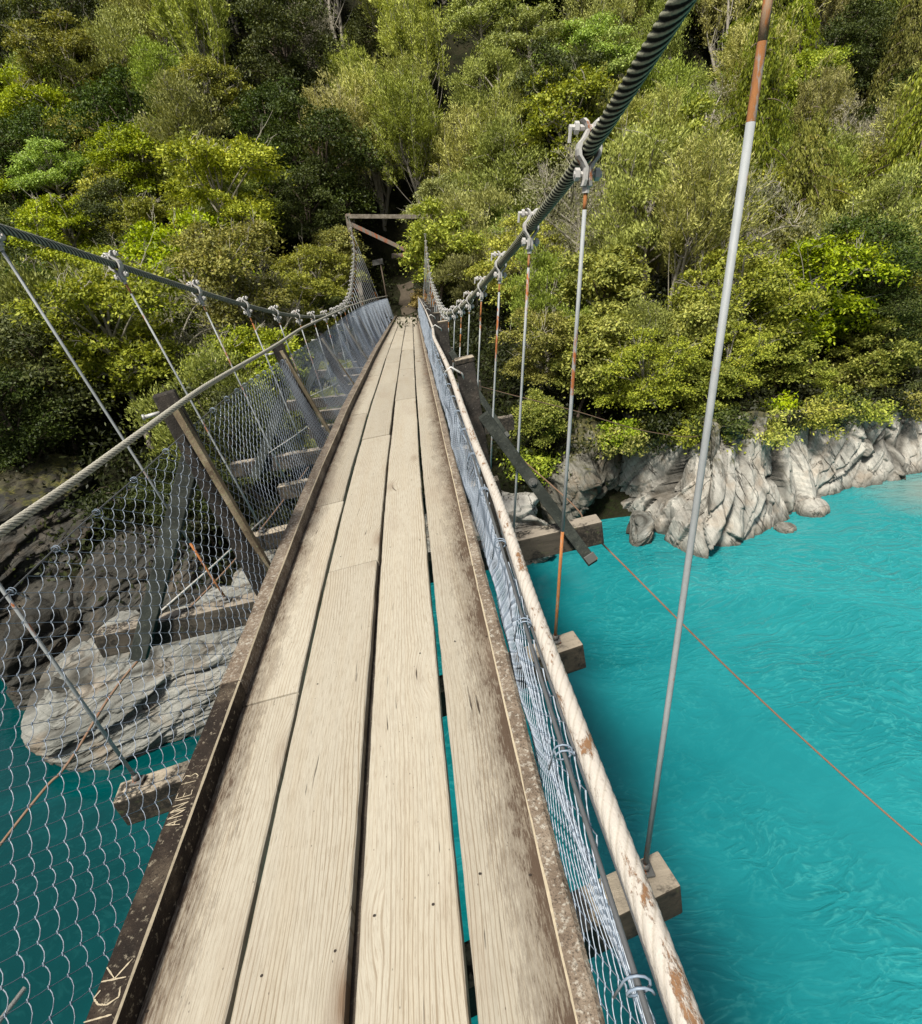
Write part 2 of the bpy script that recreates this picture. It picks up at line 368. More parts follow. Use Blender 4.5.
def mat_water():
    t = NT('glacial water'); v = t.coord('Object')
    wv = t.node('ShaderNodeTexNoise', {'Vector': t.map(v, (.22, .22, .22)), 'Scale': 1.0, 'Detail': 3.0}).outputs['Color']
    d = t.node('ShaderNodeVectorMath', {0: v, 1: t.node('ShaderNodeVectorMath', {0: wv, 1: (3.2, 3.2, 0)}, operation='MULTIPLY').outputs[0]}, operation='ADD').outputs[0]
    w1 = t.noise(t.map(d, (.75, 1.5, 1), (0, 0, R(-28))), 1, 3, .5, .8)
    w2 = t.noise(t.map(d, (1.9, 4.2, 1), (0, 0, R(-24))), 1, 3, .5, .5)
    w3 = t.noise(t.map(d, (9, 13, 1), (0, 0, R(20))), 1, 3, .55, .3)
    rid = t.math('SUBTRACT', 1.0, t.math('ABSOLUTE', t.math('MULTIPLY', t.math('SUBTRACT', w2, .5), 4.0)))
    sx, sy, sz = t.sep(v)
    # the ripples run strongest downstream to the right, the pool upstream is calmer
    act = t.noise(t.map(v, (.16, .16, 1), (0, 0, .5), (3, 1, 0)), 1, 3, .55, .6)
    amp = t.ramp(t.math('ADD', act, t.math('MULTIPLY', t.math('SUBTRACT', sx, 4.0), .018)), [(.40, .10), (.62, 1.0)])
    h = t.math('ADD', t.math('MULTIPLY', w1, .9), t.math('ADD', t.math('MULTIPLY', rid, .22), t.math('MULTIPLY', w3, .04)))
    h = t.math('MULTIPLY', h, amp)
    # milky silt: paler where the flow stirs it; grey over the shoal
    silt = t.noise(t.map(d, (.20, .34, 1), (0, 0, .4)), 1, 4, .6, .8)
    silt_shade = t.math('ADD', t.math('MULTIPLY', sx, .055), t.math('MULTIPLY', t.math('SUBTRACT', silt, .5), .75))  # darker to the left: shade put into the water colour
    col = t.ramp(t.math('ADD', silt_shade, .45), [(.0, (.000, .040, .043)), (.33, (.000, .085, .090)), (.60, (.006, .165, .186)), (1.0, (.018, .25, .268))])
    col = t.mix(t.math('MULTIPLY', t.ramp(rid, [(.80, 0.0), (.98, .30)]), t.math('MULTIPLY', amp, t.ramp(w3, [(.42, 0.0), (.58, 1.0)]))), col, (.09, .48, .46))  # pale crests: sky reflection put into the water colour
    shx = t.math('MULTIPLY', t.math('SUBTRACT', sx, 17.6), .30); shy = t.math('MULTIPLY', t.math('SUBTRACT', sy, 15.9), .42)
    sd = t.math('SQRT', t.math('ADD', t.math('MULTIPLY', shx, shx), t.math('MULTIPLY', shy, shy)))
    sd = t.math('ADD', sd, t.math('MULTIPLY', t.math('SUBTRACT', silt, .5), .9))
    col = t.mix(t.ramp(sd, [(.35, .9), (1.1, 0.0)]), col, (.22, .27, .24))
    t.bsdf(col, .10, t.bump(h, .45, .26), .6, IOR=1.333); return t.done()

def mat_ground():
    t = NT('forest floor'); v = t.coord('Object'); a = t.noise(v, .8, 6, .65); b = t.noise(v, 7, 5, .7)
    col = t.ramp(a, [(.35, (.010, .011, .005)), (.5, (.02, .02, .010)), (.68, (.035, .03, .017))])
    col = t.mix(t.ramp(b, [(.5, 0.0), (.62, .8)]), col, (.02, .03, .008))
    t.bsdf(col, .95, t.bump(t.math('ADD', a, b), .8, .15), .1); return t.done()

M = {}
M['deck'] = mat_deck()
M['kerb_dark'] = mat_timber('dark lichen kerb', (.012, .009, .007), (.028, .02, .015), (.10, .078, .055), .22, (.27, .235, .175), 1.0, .9)
M['kerb_grey'] = mat_timber('grey lichen kerb', (.10, .075, .055), (.20, .155, .115), (.33, .28, .22), .6, (.44, .41, .35), 1.0, .6)
M['arris'] = mat_plain('worn pale arris', (.50, .43, .31), .8, .4, 60)
M['carved'] = mat_plain('fresh carved wood', (.48, .41, .29), .8, .5, 120)
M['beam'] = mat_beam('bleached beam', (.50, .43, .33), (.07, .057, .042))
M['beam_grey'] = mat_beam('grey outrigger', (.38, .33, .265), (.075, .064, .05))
M['post'] = mat_timber('old post', (.018, .016, .014), (.04, .036, .032), (.085, .07, .058), .1, (.16, .15, .12), 1.0, .3)
M['batten'] = mat_timber('pale batten', (.10, .075, .05), (.22, .175, .115), (.34, .29, .21), .5, (.24, .24, .14), 1.0, .25)
M['brace'] = mat_timber('green black brace', (.022, .026, .022), (.04, .046, .04), (.075, .082, .07), .1, (.12, .13, .10), 1.0, .2)
M['stringer'] = mat_timber('stringer', (.03, .025, .02), (.06, .05, .04), (.10, .08, .06), .1, (.15, .14, .11), 1.0, .3)
M['tower'] = mat_timber('tower timber', (.10, .085, .065), (.20, .175, .14), (.30, .27, .225), .3, (.28, .26, .22), 1.0, .3)
M['redwood'] = mat_paint('red brown brace', (.20, .17, .14), .65, .8, 0, .6, rustcol=(.33, .11, .05))
M['main'] = mat_rope('tarred main cable', (.40, .40, .29), (.008, .009, .007), .22, .62, (.17, .08, .035), (.58, 1.02))
M['main_far'] = mat_rope('grey main cable', (.36, .37, .32), (.022, .024, .02), .0, .55, (.2, .1, .05), (.45, .95))
M['rail_white'] = mat_rope('painted rail cable', (.55, .51, .455), (.45, .405, .345), .72, .7, (.34, .19, .10), (.0, .5))
M['rail_grey'] = mat_rope('grey rail cable', (.46, .44, .37), (.10, .095, .075), .0, .6)
M['rod'] = mat_paint('painted hanger rod', (.35, .375, .385), .42, .6, 0.0, 1.0)
M['rod_mottle'] = mat_paint('mottled hanger rod', (.36, .36, .35), .85, .65, 0.0, 1.4, rustcol=(.40, .17, .06))
M['clamp'] = mat_paint('galvanised clamp', (.55, .54, .52), .22, .5, .1, 3.0)
M['bolt'] = mat_paint('bolt', (.62, .62, .60), .1, .45, .2, 3.0)
M['net'] = mat_plain('blue grey netting wire', (.41, .475, .565), .4, .2, 30, .5)
M['knot'] = mat_plain('netting cross wire', (.22, .28, .36), .45, .25, 30, .5)
M['topwire'] = mat_plain('net top wire', (.10, .105, .11), .45, .2, 30, .5)
M['guy'] = mat_paint('rusty guy wire', (.22, .135, .085), .4, .7, 0, 2.0, rustcol=(.22, .10, .05))
M['rod_rust'] = mat_paint('rusted hanger rod', (.40, .27, .17), .95, .75, 0, 1.8, rustcol=(.44, .17, .055))
M['nail'] = mat_plain('rusty nail head', (.035, .026, .02), .7, .4, 200)
M['steel'] = mat_paint('dull steel', (.16, .16, .15), .3, .6, .2, 3.0)
M['guy_pale'] = mat_paint('pale stay rod', (.46, .45, .42), .2, .6, 0, 2.0)
M['water'] = mat_water()
M['ground'] = mat_ground()
M['gravel'] = mat_plain('path gravel', (.075, .06, .042), .95, .6, 5)
M['bark_grey'] = mat_plain('pale grey bark', (.34, .31, .255), .9, .35, 6)
M['bark_dark'] = mat_plain('brown bark', (.13, .10, .075), .9, .4, 5)
M['twig'] = mat_plain('bleached twigs', (.40, .37, .30), .85, .3, 5)
M['rock_pale'] = mat_rock('pale schist', (.15, .145, .125), (.42, .405, .365), (.60, .58, .52), .34, (0, .52, .2))
M['rock_grey'] = mat_rock('grey schist', (.085, .088, .078), (.21, .215, .195), (.36, .36, .33), .22, (.25, -1.15, .3), .0, 5.2)
M['rock_brown'] = mat_rock('brown schist', (.055, .045, .03), (.15, .12, .085), (.27, .23, .17), .30, (.2, -.85, .3), .3, 4.2)
M['rock_shade'] = mat_rock('shade toned schist', (.010, .010, .008), (.030, .030, .025), (.08, .077, .066), .34, (.2, -.85, .3), -.2, 4.9)  # left bank's shade put into a near-black rock colour
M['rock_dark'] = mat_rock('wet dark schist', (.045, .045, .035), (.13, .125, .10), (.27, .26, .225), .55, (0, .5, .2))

L = {
 'kanuka': mat_leaf('kanuka leaves', [(0.0632, 0.0701, 0.013), (0.2075, 0.2184, 0.0462), (0.393, 0.399, 0.098), (0.581, 0.5648, 0.1825)], .30),
 'bushy': mat_leaf('yellow green leaves', [(0.0428, 0.057, 0.0062), (0.1529, 0.1789, 0.016), (0.308, 0.336, 0.035), (0.4666, 0.4676, 0.0594)], .36, (.27, .21, .03)),
 'broad': mat_leaf('fresh broad leaves', [(0.0502, 0.0657, 0.0099), (0.1562, 0.1932, 0.0252), (0.305, 0.341, 0.048), (0.4882, 0.4828, 0.095)], .38),
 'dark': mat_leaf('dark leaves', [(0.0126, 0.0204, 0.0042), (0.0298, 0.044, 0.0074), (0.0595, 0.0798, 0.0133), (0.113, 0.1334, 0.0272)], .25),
 'rimu': mat_leaf('golden hanging foliage', [(0.049, 0.067, 0.007), (0.124, 0.148, 0.012), (0.21, 0.237, 0.021), (0.31, 0.327, 0.035)], .28, (.24, .20, .02)),
 'olive': mat_leaf('olive leaves', [(0.0521, 0.0676, 0.013), (0.1596, 0.189, 0.0361), (0.302, 0.337, 0.073), (0.4547, 0.4849, 0.1328)], .32),
 'lime': mat_leaf('pale lime leaves', [(0.0564, 0.0806, 0.0161), (0.1739, 0.2285, 0.0487), (0.324, 0.389, 0.104), (0.4763, 0.5314, 0.1814)], .34),
 'grey': mat_leaf('sparse grey leaves', [(0.12, 0.12, 0.06), (0.192, 0.186, 0.102), (0.264, 0.252, 0.144), (0.336, 0.312, 0.192)], .2),
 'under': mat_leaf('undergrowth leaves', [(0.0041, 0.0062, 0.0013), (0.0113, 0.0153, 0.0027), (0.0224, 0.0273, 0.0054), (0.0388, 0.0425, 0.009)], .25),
 'dry': mat_leaf('dry bracken', [(.07, .05, .02), (.14, .095, .04), (.2, .14, .06), (.24, .18, .08)], .2),
}

# ================================================================== THE FOOTBRIDGE (one thing, many parts)
Y0, Y1 = -4.0, 33.6                  # stretch of deck that is built
bridge = empty('suspension_footbridge', (0, 0, 0))
tag(bridge, 'narrow plank suspension footbridge with wire netting sides crossing the turquoise river', 'footbridge')
SP = 1.08
def beamY(n): return 1.05 + SP*(n-1)

SKEW = {1: -.42, 2: -.29, 0: -.3, 3: .04}       # some beams sit a little askew under the joists
# --- deck: joists below, four rows of boards lying on them
jb = MB()
ys = np.arange(Y0, Y1+.01, .4)
for u in (-.47, .0, .47):
    vs, fs = [], []
    for i, y in enumerate(ys):
        for du, dw in ((-.035, -.138), (.035, -.138), (.035, -.225), (-.035, -.225)): vs.append(P(u+du, y, dw))
    for i in range(len(ys)-1):
        for k in range(4): fs.append((i*4+k, i*4+(k+1) % 4, i*4+4+(k+1) % 4, i*4+4+k))
    jb.add(vs, fs)
deck = jb.build('deck', M['stringer'], bridge)

ROWS = [(-.605, -.322), (-.303, .006), (.026, .317), (.338, .608)]
JOINTS = [[-4, -1.2, 2.03, 4.21, 7.3, 10.6, 13.2, 16.9, 19.9, 23.4, 26.2, 29.7, 33.6],
          [-4, -.6, 3.07, 6.0, 9.6, 12.3, 15.2, 18.8, 22.0, 24.9, 28.4, 31.0, 33.6],
          [-4, .35, 4.12, 7.9, 11.1, 14.6, 17.3, 20.6, 24.1, 27.3, 30.2, 33.6],
          [-4, -.2, 3.09, 6.48, 8.9, 12.7, 16.1, 18.6, 21.5, 25.3, 28.9, 31.7, 33.6]]
def board(u0, u1, y0, y1, seed):
    rg = np.random.default_rng(seed)
    n = max(3, int((y1-y0)/.07)); yy = np.linspace(y0, y1, n+1)
    warp = rg.normal(0, .0025, 2); tip = rg.normal(0, .003, 2); lift = rg.normal(0, .0025)
    top = -.090; bot = -.136; c = .006
    sec = [(u0, bot), (u0, top-c), (u0+c*.8, top-.0015), (u0+.03, top), ((u0+u1)/2, top+.0005), (u1-.03, top), (u1-c*.8, top-.0015), (u1, top-c), (u1, bot)]
    V, UV, F = [], [], []
    ph = rg.uniform(0, 50, 2)
    for i, y in enumerate(yy):
        s = (y-y0)/(y1-y0)
        for k, (u, w) in enumerate(sec):
            du = 0
            if k < 4: du = .004*MN.noise((y*1.3, ph[0], 0)) + .0025*MN.noise((y*9, ph[0], 3)) + warp[0]
            elif k > 4: du = .004*MN.noise((y*1.3, ph[1], 0)) + .0025*MN.noise((y*9, ph[1], 3)) + warp[1]
            sl = .05*(u-(u0+u1)/2) if (i == 0 or i == n) and abs(y) < 33 else 0     # ends not sawn quite square
            V.append(P(u+du, y + sl, w + lift + tip[0]*(1-s) + tip[1]*s)); UV.append((u+du, y))
    m = len(sec)
    for i in range(n):
        for k in range(m-1): F.append((i*m+k, i*m+k+1, (i+1)*m+k+1, (i+1)*m+k))
        F.append((i*m+m-1, i*m, (i+1)*m, (i+1)*m+m-1))
    F.append(tuple(range(m))[::-1]); F.append(tuple(n*m+k for k in range(m)))
    return V, F, UV
for r, ((u0, u1), jj) in enumerate(zip(ROWS, JOINTS)):
    for k in range(len(jj)-1):
        V, F, UV = board(u0, u1, jj[k]+.003, jj[k+1]-.003, r*100+k)
        mi = [0]*len(F); nr_ = random.Random(r*31+k)
        for nb in range(-3, 31):                                  # two nail heads wherever a board crosses a beam
            yb_ = beamY(nb) + SKEW.get(nb, 0)*(.35 - r*.12)
            if not (jj[k]+.06 < yb_ < jj[k+1]-.06) or yb_ > 14: continue
            for un in (u0+.055, u1-.055):
                if nr_.random() < .12: continue
                un2, yn2, b0_ = un + nr_.uniform(-.02, .02), yb_ + nr_.uniform(-.022, .022), len(V)
                for q in range(7):
                    a_ = q/7*6.283; V.append(P(un2+.0042*math.cos(a_), yn2+.0042*math.sin(a_), -.0865)); UV.append((un2, yn2))
                F.append(tuple(b0_+q for q in range(7))); mi.append(1)
        mesh_np('deck_board', V, F, [M['deck'], M['nail']], deck, False, mi, UV)

# --- kerbs: lengths of squared timber with a worn pale inner arris
def kerb(ui, uo, w0, y0, y1, mat, seed, z=0.0):
    """ui inner face, uo outer face"""
    rg = np.random.default_rng(seed); n = max(4, int((y1-y0)/.05)); yy = np.linspace(y0, y1, n+1)
    s = 1 if uo > ui else -1
    V, F, MI = [], [], []
    for y in yy:
        a = .005*MN.noise((y*2.1, seed*3.1, 0)) + .003*MN.noise((y*11, seed*3.1, 2)); b = .006*MN.noise((y*1.7, seed*5.3, 4)) + .004*MN.noise((y*14, seed, 2))
        ch = .006 + .004*MN.noise((y*7, seed, 9))
        for u, w in ((ui, w0), (ui+s*a*.4, -ch+z), (ui+s*ch, z), (uo+b-s*.012, z-.001), (uo+b, z-.014), (uo+b*.5, w0-.02)): V.append(P(u, y, w))
    for i in range(n):
        for k in range(5):
            q = (i*6+k, i*6+k+1, i*6+7+k, i*6+6+k); F.append(q if s > 0 else q[::-1]); MI.append(1 if k == 1 else 0)
        q = (i*6+5, i*6, i*6+6, i*6+11); F.append(q if s > 0 else q[::-1]); MI.append(0)
    F.append((0, 1, 2, 3, 4, 5)); F.append(tuple(n*6+k for k in range(6))); MI += [0, 0]
    return mesh_np('kerb', V, F, [mat, M['arris']], bridge, False, MI)
kl = [-4, -1.6, 2.1, 5.75, 9.3, 12.8, 16.5, 20.1, 23.8, 27.3, 30.6, 33.6]
kr = [-4, -.9, 2.6, 7.0, 10.4, 14.1, 17.7, 21.2, 24.8, 28.4, 31.5, 33.6]
kerbs_l = [kerb(-.572, -.672, -.0875, a+.003, b-.003, M['kerb_dark'] if b < 2.2 else M['kerb_grey'], i+1) for i, (a, b) in enumerate(zip(kl, kl[1:]))]
kerbs_r = [kerb(.57, .632, -.0875, a+.003, b-.003, M['kerb_grey'], i+40) for i, (a, b) in enumerate(zip(kr, kr[1:]))]
# carved letters on top of the near left kerb: (along, across) strokes, letter tops toward the river
GL = {'A': [[(0, 0), (.5, 1), (1, 0)], [(.2, .4), (.8, .4)]], 'N': [[(0, 0), (0, 1), (1, 0), (1, 1)]], 'I': [[(.5, 0), (.5, 1)]],
      'E': [[(1, 0), (0, 0), (0, 1), (1, 1)], [(0, .5), (.8, .5)]], '1': [[(.2, .75), (.5, 1), (.5, 0)]], '3': [[(0, 1), (.8, .95), (.45, .55), (.9, .3), (.5, 0), (0, .08)]],
      'C': [[(1, .85), (.6, 1), (.15, .75), (.05, .35), (.4, .02), (1, .1)]], 'K': [[(0, 0), (.05, 1)], [(1, 1), (.1, .45), (1.05, .0)]]}
def carve(text, y, adv, u_lo, u_hi, wd, seed):
    rg = random.Random(seed)
    for ch in text:
        b = MB()
        if ch == ' ': y += adv*.7; continue
        wl = adv*(.35 if ch in 'I1' else .68); uh = u_hi*1.0; sl = rg.uniform(-.12, .12)
        for st in GL[ch]:
            pts = []
            for a, c in st:
                pts.append((y + a*wl + sl*c*wl + rg.uniform(-.003, .003), u_lo + (uh-u_lo)*c + rg.uniform(-.002, .002)))
            for (ya, ua), (yb, ub) in zip(pts, pts[1:]):
                n = 7; d = Vector((yb-ya, ub-ua)); pr = Vector((-d.y, d.x)).normalized()
                vs = []
                for i in range(n+1):
                    t = i/n; h = wd*(.55+.45*math.sin(math.pi*(.15+.7*t)))*rg.uniform(.45, 1.25)
                    for sg in (-1, 1):
                        q = Vector((ya, ua)) + d*t + pr*h*sg; vs.append(P(q.y, q.x, .0016))
                b.add(vs, [(2*i, 2*i+1, 2*i+3, 2*i+2) for i in range(n)])
        y += adv*(.6 if ch in 'I1' else 1.0)
        b.build('carved_letter', M['carved'], near_kerb)
near_kerb = kerbs_l[1]
carve('ANNIE 13', 1.405, .0315, -.600, -.655, .0018, 3)
carve('ICK', .865, .060, -.588, -.660, .0024, 8)

# --- cross beams; every third one is a long outrigger that carries a post and a brace on each side
SKEW = {1: -.42, 2: -.29, 0: -.3, 3: .04}       # some beams sit a little askew under the joists
LONG = {n for n in range(-3, 31, 3)}
for n in range(-3, 31):
    y = beamY(n); lg = n in LONG
    if y > Y1-.2: continue
    rg = random.Random(n)
    if lg: a, b, hw, hh, m = -1.93, 1.44, .062, .082, M['beam_grey']
    else: a, b, hw, hh, m = -1.16 + rg.uniform(-.03, .03), (.935 if n == 1 else .965) + rg.uniform(-.03, .02), .058, .071, M['beam']
    top = -.228; sk = SKEW.get(n, rg.uniform(-.05, .05)); ya, yb = y + sk, y
    c = (P(a, ya, top-hh) + P(b, yb, top-hh))/2; e = (P(b, yb, top-hh) - P(a, ya, top-hh))/2
    up = Vector((0, 0, 1)); ez = (up - e.normalized()*up.dot(e.normalized())).normalized()*hh; ey = Vector((0, hw, 0))
    ey = Vector((0, 1, 0)); ey = (ey - e.normalized()*ey.dot(e.normalized()))
    ey = (ey - ez.normalized()*ey.dot(ez.normalized())).normalized()*hw
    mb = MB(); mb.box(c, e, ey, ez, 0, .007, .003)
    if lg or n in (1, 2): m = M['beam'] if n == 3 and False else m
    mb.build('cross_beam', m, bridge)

# --- suspension cables (x and z along Y)
CR_T = [(-4, .54, 1.62), (-2, .57, 1.15), (0, .60, .72), (1.05, .625, .50), (2.13, .665, .276), (3.21, .69, .104), (4.29, .691, -.073), (5.37, .683, -.252), (6.45, .676, -.42),
        (7.53, .677, -.562), (8.61, .667, -.70), (9.69, .645, -.81), (11.5, .675, -.925), (14, .75, -.97), (18, .86, -.87), (23, 1.01, -.58), (26, 1.12, .05), (29, 1.25, .80), (32, 1.42, 1.75), (34.2, 1.56, 2.45)]
CL_T = [(-4, -2.34, 1.55), (-2, -2.24, 1.22), (0, -2.13, .89), (2, -2.02, .585), (3.3, -1.94, .386), (4.29, -1.893, .213), (5.37, -1.78, -.006), (6.45, -1.69, -.198), (7.53, -1.63, -.36),
        (8.61, -1.575, -.492), (9.69, -1.54, -.594), (10.77, -1.49, -.66), (11.85, -1.46, -.685), (14, -1.48, -.72), (17, -1.58, -.625), (21, -1.77, -.28), (25, -1.96, .15), (29.5, -2.14, .98), (32, -2.29, 1.80), (34.1, -2.46, 2.70)]
fine = {}  # sampled cable curves
for side, T in (('r', CR_T), ('l', CL_T)):
    Y, X, Z = path_interp(T, .02); fine[side] = (Y, X, Z)
    if side == 'r': sp = ysteps(-4, 34.2, .012, .10)
    else: sp = ysteps(-4, 34.1, .016, .10)
    pts = np.stack([np.interp(sp, Y, X), sp, np.interp(sp, Y, Z)], -1)
    rope('main_cable', pts, .0255 if side == 'r' else .0225, 7, .25, M['main'] if side == 'r' else M['main_far'], bridge, .15, 6 if side == 'r' else 5)
def cable(side, y):
    Y, X, Z = fine[side]; return Vector((np.interp(y, Y, X), y, np.interp(y, Y, Z)))

# --- hangers: a painted rod per beam and side, hung from a bolted clamp on the cable
clamp_cache = {}
def clamp_mesh(side):
    """two dished plates gripping a cable that runs along local Y, hanger leaving along -Z"""
    b = MB()
    for s in (-1, 1):
        prof = [(.030, .085), (.020, .075), (.012, .055), (.022, .034), (.036, .018), (.039, 0), (.036, -.018), (.022, -.036), (.012, -.052), (.012, -.088), (.016, -.105)]
        wid = [.022, .027, .028, .027, .026, .026, .027, .028, .028, .026, .02]
        vs, fs = [], []
        for (x, z), w in zip(prof, wid):
            for yy, t in ((-w, 0), (-w*.5, .004), (w*.5, .004), (w, 0)):
                vs.append((s*(x+t), yy, z))
            for yy in (w, -w): vs.append((s*(x-.010), yy, z))
        for i in range(len(prof)-1):
            for k in range(6):
                q = (i*6+k, i*6+(k+1) % 6, i*6+6+(k+1) % 6, i*6+6+k); fs.append(q if s < 0 else q[::-1])
        fs.append((0, 1, 2, 3, 4, 5)); n = (len(prof)-1)*6; fs.append(tuple(n+k for k in range(6)))
        b.add(vs, fs)
    b.tube([(-.07, 0, .062), (.055, 0, .062)], .0095, 8); b.tube([(-.052, 0, .062), (-.038, 0, .062)], .019, 6); b.tube([(.034, 0, .062), (.048, 0, .062)], .019, 6)
    b.tube([(-.045, 0, -.07), (.05, 0, -.07)], .0095, 8); b.tube([(-.042, 0, -.07), (-.026, 0, -.07)], .020, 6); b.tube([(.026, 0, -.07), (.042, 0, -.07)], .020, 6)
    b.tube([(0, 0, -.06), (0, 0, -.125)], .0125, 8)
    b.tube([(-.065, -.006, .062), (-.066, .0, .020)], .006, 6)
    return b
cm = clamp_mesh('r').build('clamp', M['clamp'], None); clamp_me = cm.data; bpy.data.objects.remove(cm)
for n in range(-2, 31):
    y = beamY(n)
    if y > Y1-.2: continue
    for side, ub in (('r', .872), ('l', -1.045)):
        c = cable(side, y); bot = P(ub, y + (SKEW.get(n, 0)*.9 if side == 'l' else 0), -.215)
        if n in LONG and side == 'r': bot = P(.868, y, -.222)
        d = (bot-c).normalized(); top = c + d*.11
        if (bot-c).length < .3: continue
        mb = MB(); rgh = random.Random(n*7 + (side == 'r'))
        if (side, n) == ('r', 1): spans = [(0, .065)]
        elif (side, n) == ('r', 2): spans = [(0, .035), (.70, 1)]
        elif (side, n) == ('l', 3): spans = [(.80, 1)]
        elif (side, n) in (('l', 2), ('l', 4), ('l', 5)): spans = [(0, .04)]
        elif rgh.random() < (.5 if side == 'r' else .2): a_ = rgh.uniform(0, .75); spans = [(0, rgh.uniform(.02, .12)), (max(.13, a_), max(.13, a_) + rgh.uniform(.05, .22))]
        else: spans = [(0, .05)]
        cuts = sorted({0.0, 1.0} | {min(1.0, v) for s_ in spans for v in s_}); end = bot - d*.02
        for t0_, t1_ in zip(cuts, cuts[1:]):
            ru = any(a_ <= (t0_+t1_)/2 <= b_ for a_, b_ in spans)
            if not ru and any(abs(t0_-b_) < 1e-6 and b_-a_ > .05 for a_, b_ in spans):
                tm_ = min(t1_, t0_+.05); mb.tube([top+(end-top)*(t0_+(tm_-t0_)*q_/3) for q_ in range(4)], .0075, 10, 3, False); t0_ = tm_
            mb.tube([top+(end-top)*t0_, top+(end-top)*(t0_*.67+t1_*.33), top+(end-top)*(t0_*.33+t1_*.67), top+(end-top)*t1_], .0074, 10, 1 if ru else 0)
        mb.box(bot, Vector((.024, 0, 0)), Vector((0, .024, 0)), Vector((0, 0, .005)), 2, .002)
        mb.tube([bot - d*.030, bot - d*.008], .0145, 6, 2)
        h = mb.build('hanger', [M['rod'], M['rod_rust'], M['steel'], M['rod_mottle']], bridge, True)
        k = bpy.data.objects.new('clamp', clamp_me); COL.objects.link(k); k.parent = h
        cd = (cable(side, y+.05)-cable(side, y-.05)).normalized()
        zz = -d; yy_ = (cd - zz*cd.dot(zz)).normalized(); xx = yy_.cross(zz)
        from mathutils import Matrix
        mt = Matrix((xx, yy_, zz)).transposed().to_4x4(); mt.translation = c; k.matrix_world = mt
        k.matrix_basis = mt

# --- handrail cables and netting
RL = [(-4, -.97, 1.0), (0, -.965, 1.0), (1.85, -.958, 1.002), (2.3, -.95, .998), (2.8, -.89, 1.025), (3.35, -.79, 1.071), (4.0, -.82, 1.06), (5.0, -.879, 1.037), (7.8, -.98, 1.033), (11.5, -1.06, 1.032), (16, -1.04, 1.05), (20, -1.0, 1.07), (26, -1.02, 1.05), (33.5, -1.04, 1.02)]
RR = [(-4, .68, .92), (.48, .672, .918), (.9, .674, .908), (1.33, .682, .912), (1.9, .68, .913), (3.2, .693, .905), (5, .68, .89), (7.5, .67, .86), (12, .675, .84), (18, .67, .88), (26, .66, .93), (33.5, .65, .97)]
NL = [(-4, -1.12, .75), (0, -1.11, .755), (1.85, -1.096, .757), (2.35, -1.068, .784), (2.75, -.99, .822), (3.4, -.843, .906), (5.4, -.921, .874), (8, -1.06, .78), (11.5, -1.10, .83), (17, -1.09, .93), (24, -1.06, .95), (33.5, -1.045, .92)]
NR = [(-4, .655, .73), (.5, .658, .735), (.7, .658, .745), (1.4, .665, .79), (3.2, .675, .78), (7, .655, .76), (12, .66, .76), (20, .66, .82), (33.5, .645, .90)]
curves = {k: path_interp(T, .02) for k, T in (('RL', RL), ('RR', RR), ('NL', NL), ('NR', NR))}
def uwc(key, y):
    Y, U, W = curves[key]; return np.interp(y, Y, U), np.interp(y, Y, W)
for key, mat, r, near, am in (('RR', M['rail_white'], .0141, .010, .05), ('RL', M['rail_grey'], .0170, .014, .12)):
    sp = ysteps(-4, 33.5, near, .09); u, w = uwc(key, sp)
    rope('handrail_cable', Pn(u, sp, w), r, 6, .155, mat, bridge, am, 6)

